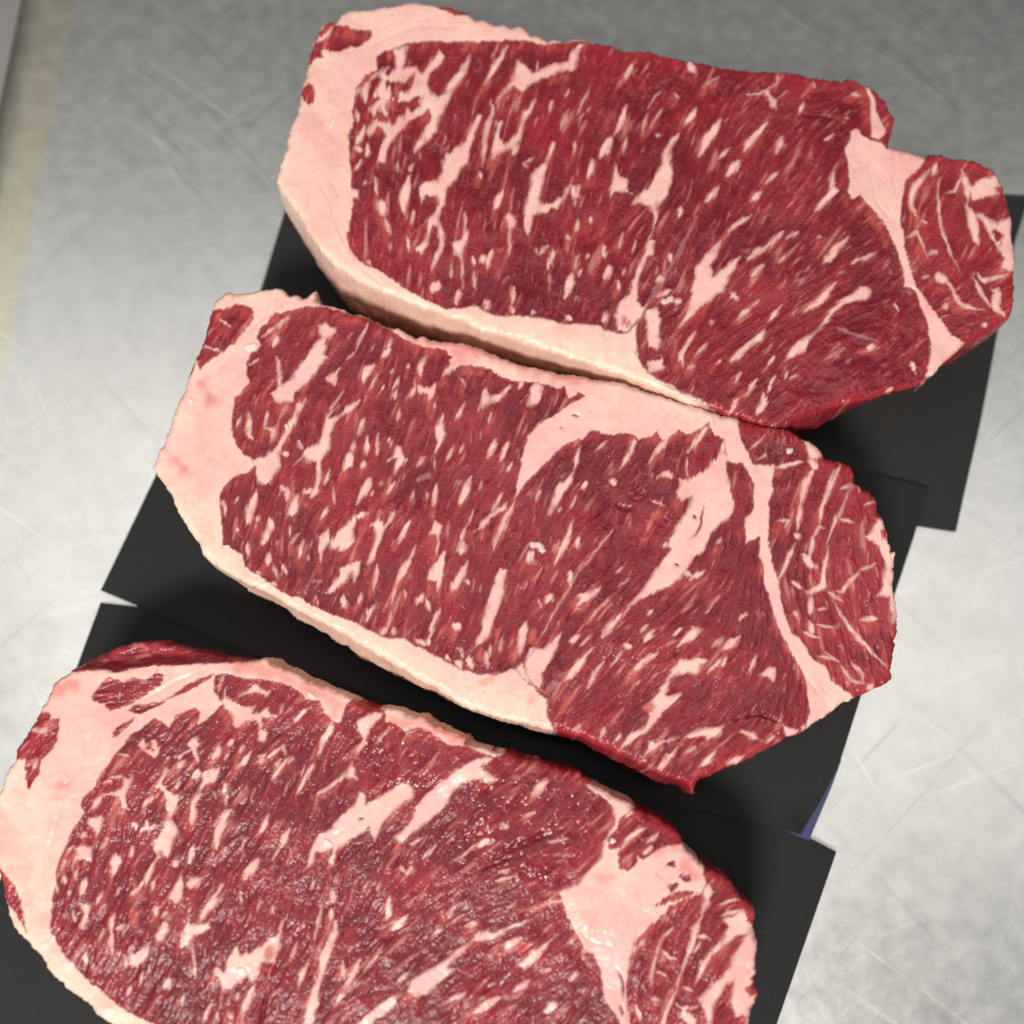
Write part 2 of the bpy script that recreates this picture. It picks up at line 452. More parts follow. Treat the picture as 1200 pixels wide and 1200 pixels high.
def steak(text, seed, label, fibres, base_z, bulges=()):
    ops = parse(text)
    outline = [o for o in ops if o[0] == 'O'][0][3]
    x0, y0 = np.floor(outline.min(0)) - 8
    x1, y1 = np.ceil(outline.max(0)) + 8
    PITCH = 1.0
    gx = np.arange(x0, x1, PITCH, dtype=np.float32)
    gy = np.arange(y0, y1, PITCH, dtype=np.float32)
    X, Y = np.meshgrid(gx, gy)
    H, W = X.shape
    rng = np.random.default_rng(seed)
    # ragged cut edge
    wx = 0.9 * vnoise(X, Y, 6, seed + 1) + 0.5 * vnoise(X, Y, 2.6, seed + 2) + 1.0 * vnoise(X, Y, 17, seed + 3)
    wy = 0.9 * vnoise(X, Y, 6, seed + 4) + 0.5 * vnoise(X, Y, 2.6, seed + 5) + 1.0 * vnoise(X, Y, 17, seed + 6)
    D = poly_sdf(X + 1.15 * wx, Y + 1.15 * wy, outline)
    # muscle fibre direction
    U = np.zeros_like(X); V = np.zeros_like(X); S = np.zeros_like(X)
    for fx, fy, dx, dy in fibres:
        k = 1.0 / ((X - fx) ** 2 + (Y - fy) ** 2 + 900.0) ** 1.3
        l = math.hypot(dx, dy)
        U += k * dx / l; V += k * dy / l; S += k
    l = np.hypot(U, V) + 1e-12
    ang = 0.22 * vnoise(X, Y, 46, seed + 7) + 0.14 * vnoise(X, Y, 17, seed + 8)
    U, V = U / l, V / l
    U, V = U * np.cos(ang) - V * np.sin(ang), U * np.sin(ang) + V * np.cos(ang)
    jj, ii = np.meshgrid(np.arange(W), np.arange(H))
    def shift(a, k):
        jx = np.clip(np.rint(jj + k * U).astype(np.int32), 0, W - 1)
        iy = np.clip(np.rint(ii + k * V).astype(np.int32), 0, H - 1)
        return a[iy, jx]
    def lic(scale, length, sd):
        if scale <= 1:
            nz = np.random.default_rng(sd).standard_normal((H, W)).astype(np.float32)
        else:
            nz = vnoise(X, Y, scale, sd) + 0.6 * vnoise(X + 31, Y + 57, scale * 0.6, sd + 99)
        acc = np.zeros_like(X); tot = 0
        for k in range(-length, length + 1):
            w = 1 - abs(k) / (length + 1)
            acc += w * shift(nz, k); tot += w
        acc /= tot
        return (acc - acc.mean()) / acc.std()
    fine = lic(1, 6, seed + 20)
    fine = 0.55 * fine + 0.45 * box_blur(fine, 1)
    med = lic(3.0, 9, seed + 21)
    big = lic(5.0, 20, seed + 22)
    comb = lic(2.0, 12, seed + 23)

    # tissue map
    Fd = np.full((H, W), 14.0, np.float32)
    part = np.zeros((H, W), np.int32)
    names = ["fat_cap"]
    memb = np.zeros_like(X); groove = np.zeros_like(X); white = np.zeros_like(X)
    tint = np.zeros_like(X); orange = np.zeros_like(X); wet = np.zeros_like(X); sink = np.zeros_like(X); red = np.zeros_like(X); wrink = np.zeros_like(X)
    parents = [None]
    jag = 0.75 * comb + 0.25 * med + 0.30 * fine
    for k, name, w, v in ops:
        if k == 'O':
            continue
        m = 18 if k in 'LFR' else w + 16
        if k in 'zy':
            m = 40
        a, b = v.min(0) - m, v.max(0) + m
        sl = (slice(max(0, int(a[1] - y0)), max(0, int(b[1] - y0))), slice(max(0, int(a[0] - x0)), max(0, int(b[0] - x0))))
        xs, ys = X[sl], Y[sl]
        if xs.size == 0:
            continue
        xs = xs + 0.9 * wx[sl]; ys = ys + 0.9 * wy[sl]
        if k in 'LFR':
            s = poly_sdf(xs, ys, v)
            if name in ('fat_streak', 'lean_island'):
                s = s + 1.2 * jag[sl]
            elif k == 'L':
                s = s + (0.5 if name == 'eye_muscle' else 0.7) * jag[sl]
            s = np.clip(s, -14, 14)
            ins = s > 0
            if k == 'L':
                Fd[sl] = np.minimum(Fd[sl], -s)
            elif k == 'F':
                Fd[sl] = np.maximum(Fd[sl], s)
            if k == 'R':
                ins = ins & (part[sl] == 0)
            vals = part[sl][ins & (D[sl] > 0)]
            par = int(np.bincount(vals).argmax()) if vals.size else 0
            if name in ('fat_streak', 'lean_island'):
                while names[par] in ('fat_streak', 'lean_island'):
                    par = parents[par]
            else:
                par = None
            names.append(name); parents.append(par)
            part[sl][ins] = len(names) - 1
        elif k in 'sl':
            mid = v[len(v) // 2]
            pm = part[int(np.clip(mid[1] - y0, 0, H - 1)), int(np.clip(mid[0] - x0, 0, W - 1))]
            if names[pm] == 'side_muscle':                   # seams between small muscles: smooth and soft
                s = stroke_sdf(xs, ys, v, w * 1.25 + 0.7) + 0.5 * jag[sl]
            else:
                s = stroke_sdf(xs, ys, v, w * 1.12) + 1.35 * jag[sl] * min(1.0, w / 4.5)
            s = np.clip(s, -14, 14)
            Fd[sl] = np.maximum(Fd[sl], s) if k == 's' else np.minimum(Fd[sl], -s)
        elif k == 'm':
            memb[sl] = np.maximum(memb[sl], sstep(-1.0, 1.2, stroke_sdf(xs, ys, v, min(w * 0.75, 2.2 + 0.35 * w), False) + 0.7 * jag[sl]))
        elif k in 'gd':
            s = stroke_sdf(xs, ys, v, w + 1.6)
            groove[sl] = np.maximum(groove[sl], sstep(-1.6, 1.2, s) * (0.34 if k == 'g' else 1.0))
        elif k == 'w':
            s = stroke_sdf(xs, ys, v, w * 0.85, False) + 0.9 * vnoise(xs, ys, 2.5, seed + 40)
            white[sl] = np.maximum(white[sl], sstep(-0.6, 1.0, s))
        elif k == 't':
            tint[sl] = np.maximum(tint[sl], sstep(-7, 9, stroke_sdf(xs, ys, v, w, False) + 5 * vnoise(xs, ys, 9, seed + 41)))
        elif k == 'q':
            red[sl] = np.maximum(red[sl], sstep(-3, 4, stroke_sdf(xs, ys, v, w)))
        elif k == 'o':
            orange[sl] = np.maximum(orange[sl], sstep(-2.5, 3, stroke_sdf(xs, ys, v, w) + 1.2 * med[sl]))
        elif k == 'x':
            wet[sl] = np.maximum(wet[sl], sstep(-3, 3, stroke_sdf(xs, ys, v, w) + 2.5 * vnoise(xs, ys, 10, seed + 42)))
        elif k == 'y':
            wrink[sl] = np.maximum(wrink[sl], w * sstep(-10, 14, poly_sdf(xs, ys, v) + 6 * vnoise(xs, ys, 16, seed + 43)))
        elif k == 'z':
            sink[sl] = np.maximum(sink[sl], w * sstep(-2.0, 16.0, poly_sdf(xs, ys, v)))
    # fine marbling between the large streaks
    dens = 0.5 + 0.5 * vnoise(X, Y, 55, seed + 30)
    deep = Fd < -1.5
    fat = np.where(part != 0, sstep(-1.7, 1.6, Fd), sstep(-1.2, 1.2, Fd))
    inner = (part != 0) & np.array([n not in ('fat_seam',) for n in names])[part]
    op = np.clip(0.64 + 0.12 * Fd + 0.34 * vnoise(X, Y, 9, seed + 29) - 0.14 * fine - 0.16 * comb, 0.30, 1.0)
    fat = np.where(inner, fat * op, fat)
    f1 = sstep(1.75 - 0.55 * dens, 2.9 - 0.5 * dens, big) * 0.22
    f2 = sstep(1.7 - 0.5 * dens, 3.0, med) * 0.30
    f3 = sstep(1.5, 3.2, fine + 0.35 * med) * 0.20
    web = lic(8.0, 15, seed + 24)
    f4 = (1 - sstep(0.02, 0.13, np.abs(web))) * sstep(0.35, 0.85, dens + 0.3 * vnoise(X, Y, 21, seed + 28)) * 0.13
    fat = np.maximum(fat, np.maximum(np.maximum(f1, f2), np.maximum(f3, f4)) * deep)
    # thin fat under the surface shows orange below the streaks
    up = np.maximum(shift(Fd, 7), np.maximum(shift(Fd, 11), shift(Fd, 4)))
    wn = sstep(-0.05, 0.75, vnoise(X, Y, 24, seed + 31) + 0.35 * big)
    warm = np.clip(sstep(-5, 2.5, up) * (0.15 + 0.85 * wn) * 0.58 + 0.14 * sstep(0.6, 2.0, big), 0, 1) * (1 - fat)
    warm = np.maximum(warm, orange * 0.9)
    fat = fat * (1 - 0.8 * orange)
    fat = fat * (1 - 0.9 * sstep(0.5, 0.9, groove))
    # lean tone / fat creaminess in one channel
    rim = np.exp(-np.maximum(D, 0) / 9.0)
    lean_tone = 0.34 + 0.26 * vnoise(X, Y, 70, seed + 32) + 0.20 * vnoise(X, Y, 24, seed + 33) + 0.10 * big + 0.34 * rim
    isd = np.array([0.16 if n in ('side_muscle', 'lean_patch', 'lean_rim') else 0.0 for n in names], np.float32)[part]
    lean_tone = lean_tone + isd - 0.30 * groove
    low = np.clip((Y - (y0 + y1) / 2 + 0.35 * (np.mean([x0, x1]) - X)) / 260.0 + 0.35, 0, 1)
    cap = (part == 0)
    cream = np.where(cap, 0.10 + 0.75 * np.exp(-np.maximum(D, 0) / 20.0) * (0.55 + 0.45 * low) + 0.25 * low + 0.22 * vnoise(X, Y, 38, seed + 36), 0.16 + 0.2 * vnoise(X, Y, 26, seed + 37))
    tone = np.where(fat > 0.5, cream, lean_tone)
    tint = np.where(fat > 0.5, tint, np.maximum(tint * 0.4, 0.35 * rim + red))
    tint = np.clip(tint + (0.30 * sstep(0.1, 0.9, vnoise(X, Y, 30, seed + 35)) + 0.16 * sstep(0.1, 0.8, vnoise(X, Y, 9, seed + 38))) * (fat > 0.5), 0, 1)

    # relief, metres
    mm = 0.001
    lean = 1 - fat
    h = mm * (0.55 * vnoise(X, Y, 90, seed + 50) + 0.28 * vnoise(X, Y, 30, seed + 51) + 0.13 * vnoise(X, Y, 13, seed + 52))
    h += mm * lean * (0.042 * fine + 0.060 * med + 0.06 * big)
    h += mm * 0.10 * box_blur(fat, 1) + mm * fat * (0.10 * vnoise(X, Y, 20, seed + 57) + 0.045 * vnoise(X, Y, 5.5, seed + 53) + 0.02 * vnoise(X, Y, 2.2, seed + 54))
    ridge = 1 - 2 * np.abs(vnoise(X + 3 * wx, Y + 3 * wy, 9, seed + 58)) + 0.7 * (1 - 2 * np.abs(vnoise(X, Y, 4.5, seed + 59)))
    h += mm * wrink * lean * 0.13 * ridge
    wet = np.maximum(wet, 0.40 * wrink * lean)
    h -= mm * 0.75 * box_blur(groove, 1)
    h += mm * 0.05 * memb + mm * 0.30 * white
    h -= mm * 0.12 * wet
    h -= mm * sink
    h = np.where(wet > 0.4, box_blur(h, 2), h)
    rad = 7.5 + 2.5 * vnoise(X, Y, 40, seed + 55) + 1.2 * vnoise(X, Y, 13, seed + 56)
    rad = np.maximum(rad, 3.5)
    dd = np.clip(D, 0, rad)
    drop = (rad - np.sqrt(np.maximum(rad ** 2 - (rad - dd) ** 2, 0))) * 0.000232
    h = h - drop

    # the cap may fall into separate pieces: number them apart
    left = (part == 0) & (D > -0.4)
    first = True
    while left.any():
        st = np.argwhere(left)
        blob = np.zeros_like(left); blob[tuple(st[len(st) // 2])] = True
        while True:
            g = blob.copy()
            for _ in range(12):
                g[1:] |= g[:-1]; g[:-1] |= g[1:]; g &= left
                g[:, 1:] |= g[:, :-1]; g[:, :-1] |= g[:, 1:]; g &= left
            if (g == blob).all():
                break
            blob = g
        left &= ~blob
        if not first or blob.sum() < 3000:
            if blob.sum() < 150:
                continue
            names.append("fat_rim"); parents.append(None)
            part[blob] = len(names) - 1
        else:
            first = False

    # ---- mesh: top grid, snapped to the outline, then walls down to the paper
    inc = D > -0.4
    cell = inc[:-1, :-1] & inc[1:, :-1] & inc[:-1, 1:] & inc[1:, 1:]
    used = np.zeros((H, W), bool)
    used[:-1, :-1] |= cell; used[1:, :-1] |= cell; used[:-1, 1:] |= cell; used[1:, 1:] |= cell
    vid = np.full((H, W), -1, np.int64)
    vid[used] = np.arange(used.sum())
    ci, cj = np.nonzero(cell)
    q = np.stack([vid[ci, cj], vid[ci + 1, cj], vid[ci + 1, cj + 1], vid[ci, cj + 1]], -1)
    qpart = part[ci, cj]
    e = np.concatenate([q[:, [0, 1]], q[:, [1, 2]], q[:, [2, 3]], q[:, [3, 0]]])
    epart = np.tile(qpart, 4)
    nv = int(used.sum())
    key = e.min(1) * nv + e.max(1)
    _, inv, cnt = np.unique(key, return_inverse=True, return_counts=True)
    bnd = cnt[inv] == 1
    be, bp_ = e[bnd], epart[bnd]
    onb = np.zeros(nv, bool); onb[be.ravel()] = True
    vx, vy, vD = X[used].copy(), Y[used].copy(), D[used]
    Gy, Gx = np.gradient(D)
    g = np.stack([Gx[used], Gy[used]], 1); g /= np.linalg.norm(g, axis=1, keepdims=True) + 1e-6
    mv = onb & (vD < 2.0)
    vx[mv] -= g[mv, 0] * vD[mv]; vy[mv] -= g[mv, 1] * vD[mv]
    hv = h[used].copy()
    hv[onb] = hv[onb] - 0.0
    wxm, wym = at(vx, vy, TOP)
    co = np.stack([wxm, wym, TOP + hv], 1)
    A = np.stack([fat, warm, memb, np.clip(tone, 0, 1)], -1)[used]
    B = np.stack([tint, wet, white, np.clip(0.5 + 0.22 * fine + 0.14 * med, 0, 1)], -1)[used]
    # smooth outward normal in the table plane
    Ds = box_blur(D, 3)
    Gy, Gx = np.gradient(Ds)
    b_ids = np.nonzero(onb)[0]
    bg_ = -np.stack([Gx[used][b_ids], Gy[used][b_ids]], 1)
    bg_ /= np.linalg.norm(bg_, axis=1, keepdims=True) + 1e-6
    out = np.stack([bg_[:, 0], -bg_[:, 1]], 1)
    bxp, byp = vx[b_ids], vy[b_ids]
    Db = np.clip(box_blur(D, 7)[used][b_ids], -6, 6) * 0.000232
    bul = np.zeros(len(b_ids))
    for qx, qy, rr, amt in bulges:
        bul += amt * np.exp(-((bxp - qx) ** 2 + (byp - qy) ** 2) / rr ** 2)
    K = 14
    cos, As, Bs = [co], [A], [B]
    ring_prev = np.full(nv, -1, np.int64); ring_prev[b_ids] = b_ids
    zt = co[b_ids, 2]
    faces = [q]; fparts = [qpart]
    fatb = sstep(0.3, 0.7, A[b_ids, 0])
    for k in range(1, K + 1):
        t = k / K
        zz = zt * (1 - t) + base_z * t
        # swell a little below the cut edge, tuck in at the foot
        n_ = 0.6 * vnoise(bxp + 3 * byp * 0, zz * 9000 + byp, 26, seed + 60) + 0.35 * vnoise(bxp, zz * 20000 + byp, 9, seed + 61)
        off = mm * (0.9 * math.sin(math.pi * min(1, t * 1.15)) - 2.2 * t ** 2.5) + 1.3 * mm * n_ * min(1, 2.5 * t) + bul * mm * min(1, t * 1.6) + Db * min(1, 2.2 * t)
        c = np.stack([co[b_ids, 0] + out[:, 0] * off, co[b_ids, 1] + out[:, 1] * off, zz], 1)
        ids = np.full(nv, -1, np.int64)
        ids[b_ids] = sum(len(a_) for a_ in cos) + np.arange(len(b_ids))
        a_ = A[b_ids].copy(); b_ = B[b_ids].copy()
        pn = vnoise(bxp + byp * 0.6, zz * 9000 + byp * 0.3, 34, seed + 62)
        a_[:, 0] = np.clip(a_[:, 0] + 0.0 * pn, 0, 1) * (1 - 0.75 * sstep(0.45, 0.8, pn) * t)
        a_[:, 1] = np.clip(a_[:, 1], 0, 0.3)
        a_[:, 3] = np.clip(np.where(a_[:, 0] > 0.4, 0.9 - 0.4 * t, 0.55) + 0.2 * pn, 0, 1)
        b_[:, 0] = np.clip(b_[:, 0] * 0.4 + 0.25 * sstep(0.2, 0.9, pn), 0, 1)
        cos.append(c); As.append(a_); Bs.append(b_)
        faces.append(np.stack([ring_prev[be[:, 1]], ring_prev[be[:, 0]], ids[be[:, 0]], ids[be[:, 1]]], -1))
        fparts.append(bp_)
        ring_prev = ids
    co = np.concatenate(cos); A = np.concatenate(As); B = np.concatenate(Bs)
    faces = np.concatenate(faces); fparts = np.concatenate(fparts)
    # vertex normals of the whole steak, so that the parts meet without a seam
    d1 = co[faces[:, 2]] - co[faces[:, 0]]
    d2 = co[faces[:, 3]] - co[faces[:, 1]]
    fn = np.cross(d1, d2)
    N = np.zeros_like(co)
    for c_ in range(4):
        for ax in range(3):
            N[:, ax] += np.bincount(faces[:, c_], weights=fn[:, ax], minlength=len(co))
    N /= np.linalg.norm(N, axis=1, keepdims=True) + 1e-12

    # ---- parts
    tops = nv
    root_loc = np.array([co[:tops, 0].mean(), co[:tops, 1].mean(), base_z])
    root = empty("steak", root_loc)
    tag(root, label, "steak", "raw strip steaks laid on black paper")
    cntp = np.bincount(fparts, minlength=len(names))
    remap = np.arange(len(names))
    for i in range(len(names) - 1, 0, -1):
        if cntp[i] < 24:
            remap[i] = parents[i] if parents[i] is not None else 0
    fparts = remap[fparts]
    fparts = remap[fparts]
    # merge same-kind level-two pieces that touch nothing else of their own name
    objs = {}
    order = [i for i in np.unique(fparts) if parents[i] is None] + [i for i in np.unique(fparts) if parents[i] is not None]
    for i in order:
        fs_ = faces[fparts == i]
        # closed flank where the piece meets its neighbours inside the steak
        e = np.concatenate([fs_[:, [0, 1]], fs_[:, [1, 2]], fs_[:, [2, 3]], fs_[:, [3, 0]]])
        key = e.min(1) * len(co) + e.max(1)
        _, inv, cnt = np.unique(key, return_inverse=True, return_counts=True)
        ie = e[cnt[inv] == 1]
        ie = ie[(ie < tops).all(1)]
        vids = np.unique(fs_)
        lut = np.full(len(co), -1, np.int64); lut[vids] = np.arange(len(vids))
        sk = np.unique(ie)
        lut2 = np.full(len(co), -1, np.int64); lut2[sk] = len(vids) + np.arange(len(sk))
        down = co[sk] - np.array([0, 0, 0.004 if parents[i] is not None else 0.008])
        pc = np.concatenate([co[vids], down])
        pf = np.concatenate([lut[fs_], np.stack([lut[ie[:, 1]], lut[ie[:, 0]], lut2[ie[:, 0]], lut2[ie[:, 1]]], -1)]) if len(ie) else lut[fs_]
        idx = np.concatenate([vids, sk])
        nn = np.concatenate([N[vids], N[sk]])
        par = root if parents[i] is None else objs.get(int(remap[parents[i]]), root)
        o = raw_mesh(names[i], pc, pf, nn, {"tissue": A[idx], "finish": B[idx]}, MEAT, par, root_loc)
        objs[int(i)] = o
    return root

